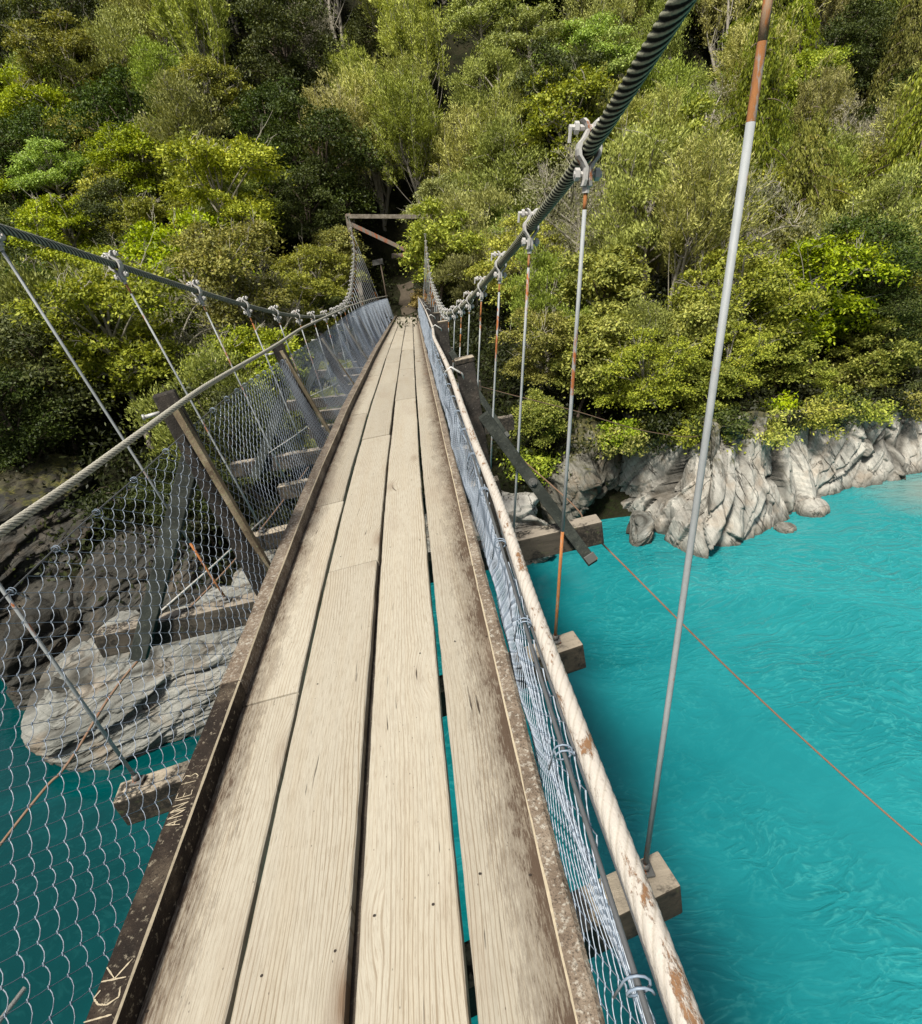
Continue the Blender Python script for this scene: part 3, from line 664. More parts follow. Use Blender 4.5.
def smooth_(a, b, x):
    q = np.clip((x-a)/(b-a), 0, 1); return q*q*(3-2*q)
def netting(key, ub, wb, pitch, rows, side):
    """regular knotted wire mesh between a bottom edge by the kerb and the top wire"""
    V, F, MI = [], [], []
    y0, y1 = -1.2, 33.4
    def add_strip(pts, r):
        # pts: (n, m, 3) bundles of m strands with n points each -> three-sided tubes
        n, m, _ = pts.shape
        d = np.gradient(pts, axis=0); d /= np.linalg.norm(d, axis=2)[..., None]+1e-9
        ref = np.array([.31, .53, .79]); a = np.cross(d, ref); a /= np.linalg.norm(a, axis=2)[..., None]; b = np.cross(d, a)
        r = np.asarray(r)
        ring = np.stack([pts + r*(math.cos(t)*a + math.sin(t)*b) for t in (0, 2.094, 4.189)], 2)    # n,m,3,3
        base = sum(len(x) for x in V)
        i = np.arange(n-1)[:, None, None]*m*3; j = np.arange(m)[None, :, None]*3; k = np.arange(3)[None, None]; k2 = (k+1) % 3
        f = np.stack([i+j+k, i+j+k2, i+m*3+j+k2, i+m*3+j+k], -1).reshape(-1, 4) + base
        V.append(ring.reshape(-1, 3)); F.append(f); return len(f)
    rgn = np.random.default_rng(3 if side < 0 else 4)
    def pos(ycol, t):
        """t 0 bottom .. 1 top, arrays broadcast"""
        ut, wt = uwc(key, ycol)
        u = ub + (ut-ub)*t; w = wb + (wt-wb)*t
        u = u + side*.035*np.sin(math.pi*t)*(.45*np.sin(ycol*2.3+side) + .35*np.sin(ycol*5.1) + .55)   # slack belly
        if side > 0: u = u - .010*np.sin(t*17 + ycol*9)*np.sin(ycol*3.1) - .018*np.sin(t*9+1)*np.sin(ycol*1.7)
        yw = ycol + .012*np.sin(t*4+ycol*2)
        return u, yw, w
    # diamond mesh: pale strands lean forward as they rise, thin dark strands lean back, knotted where they cross
    KA, KB = 1.45, 1.10; sY = (KA+KB)/rows
    base = np.arange(y0-KA, y1+KB, sY)
    def wob(y, t): return .010*np.sin(y*7.1+t*5) + .007*np.sin(y*19+t*13), .006*np.sin(y*11+t*8)
    sub = 4; q = np.linspace(0, 1, rows*sub+1)[:, None]; bow = np.sin(math.pi*((q*rows) % 1.0))
    for fam, (kk, r, mi, bw) in enumerate(((KA, .0018, 0, .20), (-KB, .0014, 1, .05))):
        st_ = base if fam == 0 else base + 0.0
        Yc = st_[None] + kk*q; Tc = np.broadcast_to(q, Yc.shape)
        keep = (Yc.max(0) > y0+.02) & (Yc.min(0) < y1-.02); Yc, Tc = Yc[:, keep], Tc[:, keep]
        if fam == 0: Yc = Yc + bow*bw*KB/rows; Tc = Tc - bow*bw/rows
        else: Tc = Tc - bow*bw/rows
        dy, dt = wob(Yc, Tc); Yc = np.clip(Yc+dy, y0, y1); Tc = np.clip(Tc+dt*np.sin(math.pi*np.clip(Tc, 0, 1)), 0, 1.0)
        u, yy, w = pos(Yc, Tc)
        rad = (r + .0006*smooth_(3, 7, st_[keep]) +   .0007*smooth_(7, 16, st_[keep]))[None, :, None]
        MI += [mi]*add_strip(Pn(u, yy, w), rad)
    # knots near the camera
    m = np.arange(1, rows)[:, None]; yk = base[None] + KA*m/rows; tk = np.broadcast_to(m/rows, yk.shape)
    sel = (yk > .2) & (yk < 5.5); yk, tk = yk[sel][None], tk[sel][None]
    dy, dt = wob(yk, tk); yk = yk+dy; tk = tk+dt*np.sin(math.pi*tk)
    a = Pn(*pos(yk-.004, tk-.003)); b_ = Pn(*pos(yk+.004, tk+.003))
    MI += [1]*add_strip(np.concatenate([a, b_], 0), .0033)
    o = mesh_np('netting', np.concatenate(V), np.concatenate(F), [M['net'], M['knot']], bridge, False, MI)
    tag(o, kind='structure') if False else None
    sp = np.arange(-4, 33.4, .08); u, w = uwc(key, sp)
    tw = MB()
    tw.tube([Vector(p) for p in Pn(u, sp, w)], .0034 if side < 0 else .0042, 6)
    if side > 0:
        tw.tube([Vector(p) for p in Pn(u+.02+.006*np.sin(sp*4), sp, w-.02)], .0036, 6)
    tw.build('top_wire', M['topwire'], o, True)
    # ties that lash the net to the top wire
    for y in np.arange(-1, 9, .34 if side > 0 else .29):
        tb = MB()
        u, w = uwc(key, y)
        pts = [P(u+.016*math.cos(a), y+.012*a/6, w-.004+.014*math.sin(a)) for a in np.linspace(0, 9, 16)]
        pts += [P(u-.03*side, y+.03, w-.06)]
        tb.tube(pts, .0019, 5); tb.build('wire_tie', M['knot'], o, True)
    return o
netting('NL', -.682, -.16, .058, 28, -1)
netting('NR', .642, -.13, .058, 36, 1)

# --- posts, braces and stays on the outriggers
for n in sorted(LONG):
    y = beamY(n)
    if y > Y1-.5 or n < 0: continue
    yl = y + .10
    # left post
    nu_ = float(uwc('NL', yl)[0]) - (.046 if n == 3 else .072); b0 = P(-.80, yl, -.40); tw_ = 1.13 if n < 6 else (1.0 if n < 9 else .80); t0 = P(nu_, yl, tw_)
    ax = (P(nu_+.05, yl, tw_)-t0); axn = ax.normalized(); dz = (t0-b0)/2
    ang = .35; hx = (axn*math.cos(ang)+Vector((0, 1, 0))*math.sin(ang))*.062; hy = (Vector((0, 1, 0))*math.cos(ang)-axn*math.sin(ang))*.062
    if n == 3 or n % 3 == 0:
        mb = MB(); mb.box((b0+t0)/2, hx, hy, dz, 0, .010, .006); po = mb.build('post', M['post'], bridge)
        mb = MB(); c = t0 + hx*.1 - dz.normalized()*.10; mb.tube([c - hx*1.2, c - hx*2.5], .011, 8); mb.tube([c - hx*2.5, c - hx*2.7], .017, 6); mb.build('bolt', M['bolt'], po, True)
        # pale batten on the inner face, reaching from the rail down to the kerb
        q1 = P(nu_+.05, yl-.06, tw_-.08); q0 = P(-.70, yl-.06, -.12)
        mb = MB(); mb.box((q0+q1)/2, (P(-.70, yl, 0)-P(-.720, yl, 0)), Vector((0, .022, 0)), (q1-q0)/2, 0, .005, .004); mb.build('batten', M['batten'], po)
    # right post
    b0 = P(.735, y+.06, -.40); t0 = P(.79, y+.06, .93); dz = (t0-b0)/2; axn = (P(.9, y, .93)-P(.8, y, .93)).normalized()
    mb = MB(); mb.box((b0+t0)/2, axn*.052, Vector((0, .052, 0)), dz, 0, .008, .004); po = mb.build('post', M['post'], bridge)
    mb = MB(); mb.box(t0 + dz.normalized()*.006, axn*.056, Vector((0, .056, 0)), dz.normalized()*.012, 0, .004, .003); mb.build('post_cap', M['beam'], po)
    cc = P(.70, y+.0, .88); mb = MB(); mb.tube([cc + Vector((-.035, 0, .02)), cc + Vector((0, -.01, .045)), cc + Vector((.06, 0, .0)), cc + Vector((.07, .02, -.05))], .006, 6); mb.build('bolt', M['bolt'], po, True)
    # raking braces from the posts to the outrigger ends
    p1 = P(.83, y-.02, .62); p0 = P(1.325, y-.13, -.46)
    d = (p0-p1); s = d.cross(Vector((0, 1, 0))).normalized()
    mb = MB(); mb.box((p0+p1)/2, s*.035, Vector((0, .032, 0)) - d.normalized()*Vector((0, .034, 0)).dot(d.normalized()), d/2, 0, .006, .003); br = mb.build('brace', M['brace'], bridge)
    mb = MB(); q = p1+d*.42 + Vector((0, -.036, 0)); mb.tube([q, q+Vector((0, -.006, 0))], .028, 12); mb.tube([q+Vector((0, -.006, 0)), q+Vector((0, -.018, 0))], .014, 6)
    q = p0-d*.03 + Vector((0, -.04, .02)); mb.box(q, s*.035, Vector((0, .004, 0)), d.normalized()*.03, 0, .002); mb.build('bolt', M['steel'], br)
    p1 = P(-.90, yl-.02, .74) if n == 3 else P(float(uwc('NL', yl)[0])-.10, yl-.02, .50); p0 = P(-1.66, y-.11, -.40); d = (p0-p1); s = d.cross(Vector((0, 1, 0))).normalized()
    mb = MB(); mb.box((p0+p1)/2, s*.052, Vector((0, .036, 0)) - d.normalized()*Vector((0, .036, 0)).dot(d.normalized()), d/2, 0, .006, .003); mb.build('brace', M['brace'], bridge)
    # light stay rod running back to the deck edge
    a = P(-1.55, y, -.215); e = P(-1.0, y+1.1, -.12)
    mb = MB(); mb.tube([a, (a+e)/2 + Vector((0, 0, -.01)), e], .0075, 7); mb.build('stay_rod', M['guy_pale'], bridge, True)

# --- rusty wind guys sweeping out from under the outriggers
def spline(pts, n=14):
    pts = [Vector(p) for p in pts]; out = []
    for i in range(len(pts)-1):
        p0 = pts[max(i-1, 0)]; p1, p2 = pts[i], pts[i+1]; p3 = pts[min(i+2, len(pts)-1)]
        for k in range(n):
            t = k/n; out.append(.5*((2*p1) + (p2-p0)*t + (2*p0-5*p1+4*p2-p3)*t*t + (3*p1-p0-3*p2+p3)*t**3))
    return out + [pts[-1]]
for pts, r, m in (([(.62, 10.5, -2.15), (.75, 7.5, -2.02), (.888, 5.2, -1.85), (1.094, 4.0, -1.90), (1.16, 3.3, -1.97), (2.477, 1.9, -3.334), (5.2, -.9, -5.6), (8.5, -4.2, -7.8)], .0062, M['guy']),
                  ([(-1.35, 9.0, -2.2), (-1.45, 6.0, -2.02), (-1.694, 4.2, -2.036), (-2.181, 3.2, -2.25), (-2.42, 2.7, -2.50), (-2.735, 2.4, -2.741), (-4.4, .6, -4.2), (-7.5, -3.0, -7.2)], .0085, M['guy']),
                  ([(.55, 10.9, -2.05), (1.711, 12.0, -2.723), (3.628, 13.0, -3.646), (5.651, 14.0, -4.68), (7.759, 15.3, -5.549), (8.6, 16.3, -5.7)], .012, M['guy'])):
    mb = MB(); mb.tube(spline(pts), r, 7); mb.build('guy_wire', m, bridge, True)

# --- far tower
tw_bm = MB()
def beam_between(mb, a, b, hx, hz, bev=.012, ref=Vector((0, 1, 0))):
    a, b = Vector(a), Vector(b); d = (b-a); dn = d.normalized(); s = (ref - dn*ref.dot(dn)).normalized(); t = dn.cross(s)
    mb.box((a+b)/2, s*hx, t*hz, d/2, 0, bev, .006)
beam_between(tw_bm, (-2.55, 34.3, -5.2), (-2.50, 34.3, 2.78), .13, .13)
tower = tw_bm.build('cable_tower', M['tower'], bridge)
mb = MB(); beam_between(mb, (1.72, 34.3, -5.2), (1.62, 34.3, 2.55), .13, .13); mb.build('tower_post', M['tower'], tower)
mb = MB(); beam_between(mb, (-2.44, 34.12, 2.66), (1.75, 34.12, 2.20), .09, .10); mb.build('tower_crosspiece', M['tower'], tower)
mb = MB(); beam_between(mb, (-2.44, 34.0, 2.30), (.35, 34.0, .70), .06, .10); mb.build('tower_brace', M['redwood'], tower)
mb = MB(); beam_between(mb, (-.5, 34.55, .52), (1.6, 34.55, .36), .08, .12); mb.build('tower_brace', M['redwood'], tower)
for s, x in ((-1, -2.46), (1, 1.56)):
    mb = MB(); mb.box((x, 34.2, 2.72 if s < 0 else 2.47), (.12, 0, 0), (0, .16, 0), (0, 0, .07), 0, .02); mb.build('cable_saddle', M['redwood'], tower)

# ================================================================== THE LAND
def smooth(e0, e1, x):
    t = np.clip((x-e0)/(e1-e0), 0, 1); return t*t*(3-2*t)
_sx = np.array([-140, -40, -22, -17, -12.2, -9, -7, -5.5, -3, 0, 3, 5, 6.7, 9, 11.5, 14, 17, 22, 30, 60, 140], float)
_sy = np.array([40, 26, 22, 20.5, 14.2, 12.2, 12.0, 13.0, 14.6, 15.3, 15.8, 17.2, 17.2, 16.2, 16.8, 17.6, 18.3, 19.6, 22, 26, 40], float)
def fbm(x, y, s, seed=0):
    a = 0
    for k in range(4):
        f = s*2**k
        a = a + (np.sin(x*f*1.3+seed+k*1.7+1.9*np.sin(y*f*.7+k))*np.sin(y*f*1.1+seed*.6+k*2.3+1.7*np.sin(x*f*.6)))*.5**k
    return a
def height(x, y):
    x = np.asarray(x, float); y = np.asarray(y, float)
    d = y - np.interp(x, _sx, _sy)
    z = -11.5 + smooth(-4, .3, d)*2.2
    z = z + smooth(0, 2.2, d)*(3.1 + .9*fbm(x, y, .35))
    z = z + np.clip(d-1.8, 0, 18)*.20 + np.clip(d-17, 0, 12)*.66 + np.clip(d-29, 0, 400)*.95
    z = z + smooth(2, 8, d)*fbm(x, y, .11, 2)*.9
    # the track cutting at the far end of the bridge and the gully above it
    g = np.exp(-((x+.2)/3.2)**2)*smooth(20, 33, y)
    z = z*(1-g) + g*(-2.72 + np.clip(y-35, 0, 200)*.35 + np.clip(y-41, 0, 200)*.60)
    z = z - 3.5*np.exp(-((x+7.5)/3.5)**2)*smooth(30, 46, y)
    # near bank, behind the photographer
    dn = -12 - y
    z = np.where(y < -4, np.maximum(z, -11.5 + smooth(-5, 0, dn)*2.5 + smooth(0, 3, dn)*3 + np.clip(dn-2, 0, 400)*.55), z)
    return z
gx = np.concatenate([np.linspace(-150, -36, 26)[:-1], np.linspace(-36, 40, 200), np.linspace(40, 150, 26)[1:]])
gy = np.concatenate([np.linspace(-90, 6, 40)[:-1], np.linspace(6, 40, 120), np.linspace(40, 170, 60)[1:]])
GX, GY = np.meshgrid(gx, gy); GZ = height(GX, GY)
GZ = GZ + np.where(GZ > -8.6, .12*fbm(GX, GY, 1.9, 5), 0)
nx, ny = len(gx), len(gy); i = np.arange(ny-1)[:, None]*nx; j = np.arange(nx-1)[None]
F = np.stack([i+j, i+j+1, i+nx+j+1, i+nx+j], -1).reshape(-1, 4)
ground = mesh_np('ground', np.stack([GX, GY, GZ], -1).reshape(-1, 3), F, M['ground'], None, True); tag(ground, kind='structure')
wv = [(-160, -30, WATER_Z), (160, -30, WATER_Z), (160, 42, WATER_Z), (-160, 42, WATER_Z)]
water = mesh_np('river_water', wv, [(0, 1, 2, 3)], M['water']); tag(water, kind='structure')

# track beyond the bridge: a worn strip with timber-edged steps
py = np.linspace(33.62, 39.5, 24); V = []
for y in py:
    cx = -.13 + .10*(y-33.6) - .012*(y-33.6)**2; hw = .5 + .08*math.sin(y*2.1)
    for s in (-1, -.5, 0, .5, 1):
        x = cx + s*hw; z = float(height(x, y)) + .05 + .02*math.sin(y*7+s*3)
        V.append((x, y, z if y > 34.2 else max(z, -2.70)))
F = [(a*5+k, a*5+k+1, a*5+6+k, a*5+5+k) for a in range(len(py)-1) for k in range(4)]
tag(mesh_np('path', V, F, M['gravel'], None, True), kind='structure')

# ------------------------------------------------------------------ rocks
_ico = {}
def rock(name, c, size, seed, mat, label, bed=(.87, 0, -.5), freq=2.2, step=.22, rough=.30, p=3.2, rotz=0.0, res=90, lean=(0, 0), group=None):
    """blocky outcrop: a cube sphere pulled toward a box, cut into slabs along its bedding"""
    g = np.linspace(-1, 1, res); A, B = np.meshgrid(g, g); o1 = np.ones_like(A)
    faces = [(A, B, o1), (-A, B, -o1), (o1, -A, B) if False else (o1, A, B), (-o1, -A, B), (A*-1, o1, B), (A, -o1, B)]
    Vs, Fs = [], []
    i = np.arange(res-1)[:, None]*res; j = np.arange(res-1)[None]
    q = np.stack([i+j, i+j+1, i+res+j+1, i+res+j], -1).reshape(-1, 4)
    for k, (x, y, z) in enumerate(faces):
        if k == 1: continue                       # nothing ever sees the underside
        Vs.append(np.stack([x, y, z], -1).reshape(-1, 3)); Fs.append(q + (len(Vs)-1)*res*res)
    V = np.concatenate(Vs); F = np.concatenate(Fs)
    n = (np.abs(V)**p).sum(1)**(1/p); V = V/n[:, None]
    N = V*np.abs(V)**1.2; N /= np.linalg.norm(N, axis=1)[:, None]
    W = V*np.array(size)*.5
    bed = Vector(bed).normalized(); out = np.empty(len(W)); off = Vector((seed*7.31, seed*3.7, seed*1.9))
    e1 = bed.orthogonal().normalized(); e2 = bed.cross(e1)
    crv = np.empty(len(W))
    for a in range(len(W)):
        pt = Vector(W[a]) + off; pt = pt + MN.noise_vector(pt*.9)*.18
        s = pt.dot(bed); t1 = pt.dot(e1); t2 = pt.dot(e2)
        big = MN.fractal(pt*.42, 1.0, 2.1, 4)
        dsp, cr = 0.0, 0.0
        for lv, (fs, ft, amp, gr) in enumerate(((.62, .27, 1.0, .8), (1.7, .62, .30, .7), (4.6, 1.6, .10, .5))):
            q3 = Vector((s*fs*freq, t1*ft, t2*ft)) + MN.noise_vector(pt*(.8+lv*1.5))*.28
            vd, vp = MN.voronoi(q3); c0 = vp[0]; hv = MN.cell_vector(c0*7.13 + Vector((seed, lv*3, 1.7)))
            hv2 = MN.cell_vector(c0*3.71 + Vector((lv, seed, 9.2)))
            dsp += amp*((hv.x-.5)*1.5 + (hv2 - Vector((.5, .5, .5))).dot(q3-c0)*2.0)      # every block has its own tilted face
            e_ = vd[1]-vd[0]; w_ = (.10, .09, .08)[lv]
            if e_ < w_: k_ = 1-e_/w_; dsp -= amp*gr*.30*k_; cr = max(cr, (1.0, .8, .3)[lv]*k_*max(0, min(1, .55+1.9*MN.noise(pt*.9))))
        finen = MN.fractal(Vector((s*7, t1*2.2, t2*2.2)), .8, 2.2, 4)
        out[a] = rough*big*1.2 + step*dsp + .035*finen; crv[a] = cr
    W = W + N*out[:, None]
    W[:, 0] += lean[0]*W[:, 2]; W[:, 1] += lean[1]*W[:, 2]
    ca, sa = math.cos(rotz), math.sin(rotz); X = W[:, 0]*ca-W[:, 1]*sa; Y = W[:, 0]*sa+W[:, 1]*ca
    o = mesh_np(name, np.stack([X, Y, W[:, 2]], -1), F, mat, None, False, uv=np.stack([crv, crv*0], -1)); o.location = c
    tag(o, label, 'rock', group); return o

NB = (.80, .25, -.55)
def cliff():
    """the pale schist wall of the right bank: one fractured mass, its faces planes of slanting joints"""
    base = np.array([(5.6, 20.0), (6.4, 18.4), (6.9, 17.0), (7.25, 15.6), (7.8, 14.4), (8.9, 14.25), (9.8, 14.7), (11.2, 15.5), (13.4, 16.8), (15.2, 17.1), (17.2, 17.2), (20, 18.2), (25, 20.5)], float)
    topz = np.array([-5.9, -5.8, -5.6, -5.4, -5.35, -5.3, -5.35, -5.55, -6.1, -6.5, -6.6, -6.8, -7.0])
    seg = np.concatenate([[0], np.cumsum(np.hypot(*np.diff(base, axis=0).T))]); S_ = np.arange(0, seg[-1], .040)
    bx, by = np.interp(S_, seg, base[:, 0]), np.interp(S_, seg, base[:, 1]); kk = np.ones(25)/25
    bx = np.convolve(np.pad(bx, 12, mode='edge'), kk, 'valid'); by = np.convolve(np.pad(by, 12, mode='edge'), kk, 'valid')
    tx, ty = np.gradient(bx), np.gradient(by); ln = np.hypot(tx, ty); nx_, ny_ = ty/ln, -tx/ln          # outward, over the water
    tz = np.interp(S_, seg, topz)
    vv = np.concatenate([np.linspace(0, 1, 96), np.linspace(1, 1.7, 22)[1:]])
    V = np.empty((len(vv), len(S_), 3)); C = np.empty((len(vv), len(S_)))
    b1 = Vector((.86, -.51)); b2 = Vector((.51, .86))
    for j in range(len(S_)):
        tzj = tz[j] + .35*MN.noise((S_[j]*.5, 3.3, 0)) + .15*MN.noise((S_[j]*1.9, 7.3, 0))
        for i, v in enumerate(vv):
            z = -9.7 + (tzj+9.7)*min(v, 1) + - max(0, v-1)**1.5*2.2; back = 1.45*min(v, 1)**1.25 + max(0, v-1)*2.3
            p2 = Vector((S_[j], z)); q = p2 + Vector((MN.noise((S_[j]*.7, z*.7, 1)), MN.noise((S_[j]*.7, z*.7, 5))))*.09
            s = q.dot(b1); t = q.dot(b2); d = 0.0; cr = 0.0
            for lv, (fs, ft, am, tl) in enumerate(((.58, .26, .20, .34), (1.35, .52, .10, .24), (3.6, 1.4, .035, .11))):
                q3 = Vector((s*fs, t*ft, 4.0*lv)); vd, vp = MN.voronoi(q3, distance_metric='DISTANCE_SQUARED' if False else 'DISTANCE'); c0 = vp[0]
                h1 = MN.cell_vector(c0*7.13 + Vector((2.1, lv, 1.7))); h2 = MN.cell_vector(c0*3.7 + Vector((lv, 5.0, 9.2)))
                r3 = q3-c0; d += am*(h1.x-.5)*2 + tl*((h2.x-.5)*r3.x/fs + (h2.y-.5)*r3.y/ft)*1.3
                e = vd[1]-vd[0]; w = (.07, .06, .06)[lv]
                if e < w:
                    k = 1-e/w; gate = max(0, min(1, .5+2.2*MN.noise((s*.8, t*.5, lv*3.1)))); d -= (.22, .09, .03)[lv]*k*gate; cr = max(cr, (1, .85, .4)[lv]*k*gate)
            d += .035*MN.fractal(Vector((s*3.2, t*1.1, 2)), .9, 2.1, 5) + .16*MN.noise((S_[j]*.33, z*.4, 11)) + .22
            if v > 1: d *= max(0, 1-(v-1)*1.6)
            V[i, j] = (bx[j] + nx_[j]*(d-back), by[j] + ny_[j]*(d-back), z); C[i, j] = cr
    n = len(S_); ii = np.arange(len(vv)-1)[:, None]*n; jj = np.arange(n-1)[None]
    F = np.stack([ii+jj, ii+jj+1, ii+n+jj+1, ii+n+jj], -1).reshape(-1, 4)
    o = mesh_np('cliff_rock', V.reshape(-1, 3), F, M['rock_pale'], None, False, uv=np.stack([C.ravel(), C.ravel()*0], -1))
    tag(o, 'pale fractured schist cliff along the right bank, hung with shrubs, above turquoise water', 'cliff')
cliff()
rock('boulder', (10.9, 15.0, -8.95), (.9, .8, .6), 5, M['rock_pale'], 'low pale boulder in the water at the cliff foot, nearer the hanger', NB, 1.4, .14, .2, 2.6, .2, 60)
rock('boulder', (12.4, 15.9, -8.95), (.8, .7, .6), 6, M['rock_pale'], 'small pale boulder at the cliff foot, nearer the grey shoal', NB, 1.4, .12, .18, 2.5, .6, 60)
rock('boulder', (6.5, 15.9, -8.8), (.9, 1.3, 1.3), 7, M['rock_grey'], 'grey streaked slab leaning on the left foot of the pale cliff', NB, 1.5, .18, .22, 3, -.2, 70, (.2, .25))
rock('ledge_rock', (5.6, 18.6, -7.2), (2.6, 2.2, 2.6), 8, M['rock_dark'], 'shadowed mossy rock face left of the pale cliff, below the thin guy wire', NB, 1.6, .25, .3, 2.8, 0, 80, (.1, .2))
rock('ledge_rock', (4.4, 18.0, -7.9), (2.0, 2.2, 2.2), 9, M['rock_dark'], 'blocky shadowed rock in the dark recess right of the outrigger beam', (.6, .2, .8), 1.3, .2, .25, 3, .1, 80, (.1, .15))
rock('ledge_rock', (1.9, 16.2, -8.2), (3.0, 2.6, 2.2), 10, M['rock_pale'], 'grey rock at the waterline under the right edge of the bridge', (.3, .3, .9), 2.0, .22, .28, 2.8, .2, 80, (0, .2))
rock('ledge_rock', (-1.6, 16.0, -8.0), (3.8, 3.0, 2.6), 11, M['rock_grey'], 'grey rock hidden mostly beneath the bridge deck', (.3, .3, .9), 2.0, .22, .3, 2.8, .1, 70, (0, .2))
LBD = (-.25, -.15, .95)
rock('shore_rock', (-6.9, 11.5, -8.25), (5.6, 3.2, 2.2), 12, M['rock_grey'], 'long low striped grey rock in the water seen through the left netting', LBD, 3.0, .17, .26, 3.6, .22, 130, (.1, .3))
rock('shore_rock', (-4.4, 12.6, -7.9), (3.2, 2.8, 2.8), 13, M['rock_grey'], 'pale grey rock beside the left kerb, behind the striped shore rock', LBD, 2.6, .17, .26, 3.2, -.1, 90, (0, .25))
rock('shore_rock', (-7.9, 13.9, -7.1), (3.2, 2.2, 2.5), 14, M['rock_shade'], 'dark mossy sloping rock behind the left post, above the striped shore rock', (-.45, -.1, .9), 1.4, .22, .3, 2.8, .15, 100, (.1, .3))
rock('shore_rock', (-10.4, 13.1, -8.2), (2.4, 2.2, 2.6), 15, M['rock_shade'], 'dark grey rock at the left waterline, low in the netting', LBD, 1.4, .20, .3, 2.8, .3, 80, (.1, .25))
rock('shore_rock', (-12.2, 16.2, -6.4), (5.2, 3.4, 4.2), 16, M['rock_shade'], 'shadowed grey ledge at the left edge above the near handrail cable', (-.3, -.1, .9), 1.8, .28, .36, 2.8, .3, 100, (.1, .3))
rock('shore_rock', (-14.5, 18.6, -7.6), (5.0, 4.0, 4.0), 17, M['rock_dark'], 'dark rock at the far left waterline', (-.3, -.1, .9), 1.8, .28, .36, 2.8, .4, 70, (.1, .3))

# ================================================================== TREES
def leaf_quads(c, d, nrm, Ls, Ws):
    d = d/np.linalg.norm(d, axis=1)[:, None]
    s = np.cross(nrm, d); s /= np.linalg.norm(s, axis=1)[:, None]+1e-9
    h = d*(Ls*.5)[:, None]; w = s*(Ws*.5)[:, None]; sh = h*.25
    V = np.stack([c-h, c+w-sh, c+h, c-w-sh], 1).reshape(-1, 3)
    F = np.arange(len(c)*4).reshape(-1, 4)
    return V, F
def unit(rg, n):
    v = rg.normal(size=(n, 3)); return v/np.linalg.norm(v, axis=1)[:, None]

class Wood:
    def __init__(s): s.V = []; s.F = []; s.M = []; s.n = 0
    def limb(s, pts, r0, r1, k=5, mi=0):
        pts = np.asarray(pts, float); n = len(pts); d = np.gradient(pts, axis=0); d /= np.linalg.norm(d, axis=1)[:, None]+1e-9
        ref = np.array([.35, .9, .2]); a = np.cross(d, ref); a /= np.linalg.norm(a, axis=1)[:, None]+1e-9; b = np.cross(d, a)
        rr = np.linspace(r0, r1, n); t = np.arange(k)/k*2*np.pi
        V = pts[:, None] + rr[:, None, None]*(np.cos(t)[None, :, None]*a[:, None] + np.sin(t)[None, :, None]*b[:, None])
        i = np.arange(n-1)[:, None]*k; j = np.arange(k)[None]; j2 = (j+1) % k
        s.F.append(np.stack([i+j, i+j2, i+k+j2, i+k+j], -1).reshape(-1, 4)+s.n); s.V.append(V.reshape(-1, 3)); s.M += [mi]*((n-1)*k); s.n += n*k
def curve(a, b, rg, bend=.15, n=6, rise=.0):
    a, b = np.array(a, float), np.array(b, float); t = np.linspace(0, 1, n)[:, None]; L = np.linalg.norm(b-a)
    o = rg.normal(size=3)*bend*L; p = a*(1-t)+b*t + o*(t*(1-t))*2; p[:, 2] += rise*L*(np.sin(np.pi*t[:, 0])); return p

KINDS = {
 #          H    R   base  lobes        lobe r      clumps leaves  clump size   leaf L,W     up-bias twig  barks
 'bushy':  (6.2, 2.3, .30, 17, (.55, 1.10), 13, 74, (.24, .085), (.135, .085), 1.1, 2, 'bark_grey'),
 'broad':  (5.6, 2.1, .25, 15, (.50, 1.05), 12, 66, (.26, .12), (.18, .11), .8, 0, 'bark_dark'),
 'dark':   (6.5, 2.4, .22, 17, (.60, 1.15), 13, 72, (.28, .12), (.135, .078), .7, 0, 'bark_dark'),
 'olive':  (6.0, 2.2, .28, 17, (.50, 1.05), 14, 78, (.24, .15), (.135, .056), .35, 1, 'bark_grey'),
 'lime':   (6.4, 2.2, .45, 13, (.50, .98), 15, 74, (.26, .075), (.13, .072), 1.3, 1, 'bark_grey'),
 'grey':   (6.0, 1.9, .30, 10, (.60, .95), 13, 34, (.30, .20), (.120, .045), .2, 6, 'twig'),
}
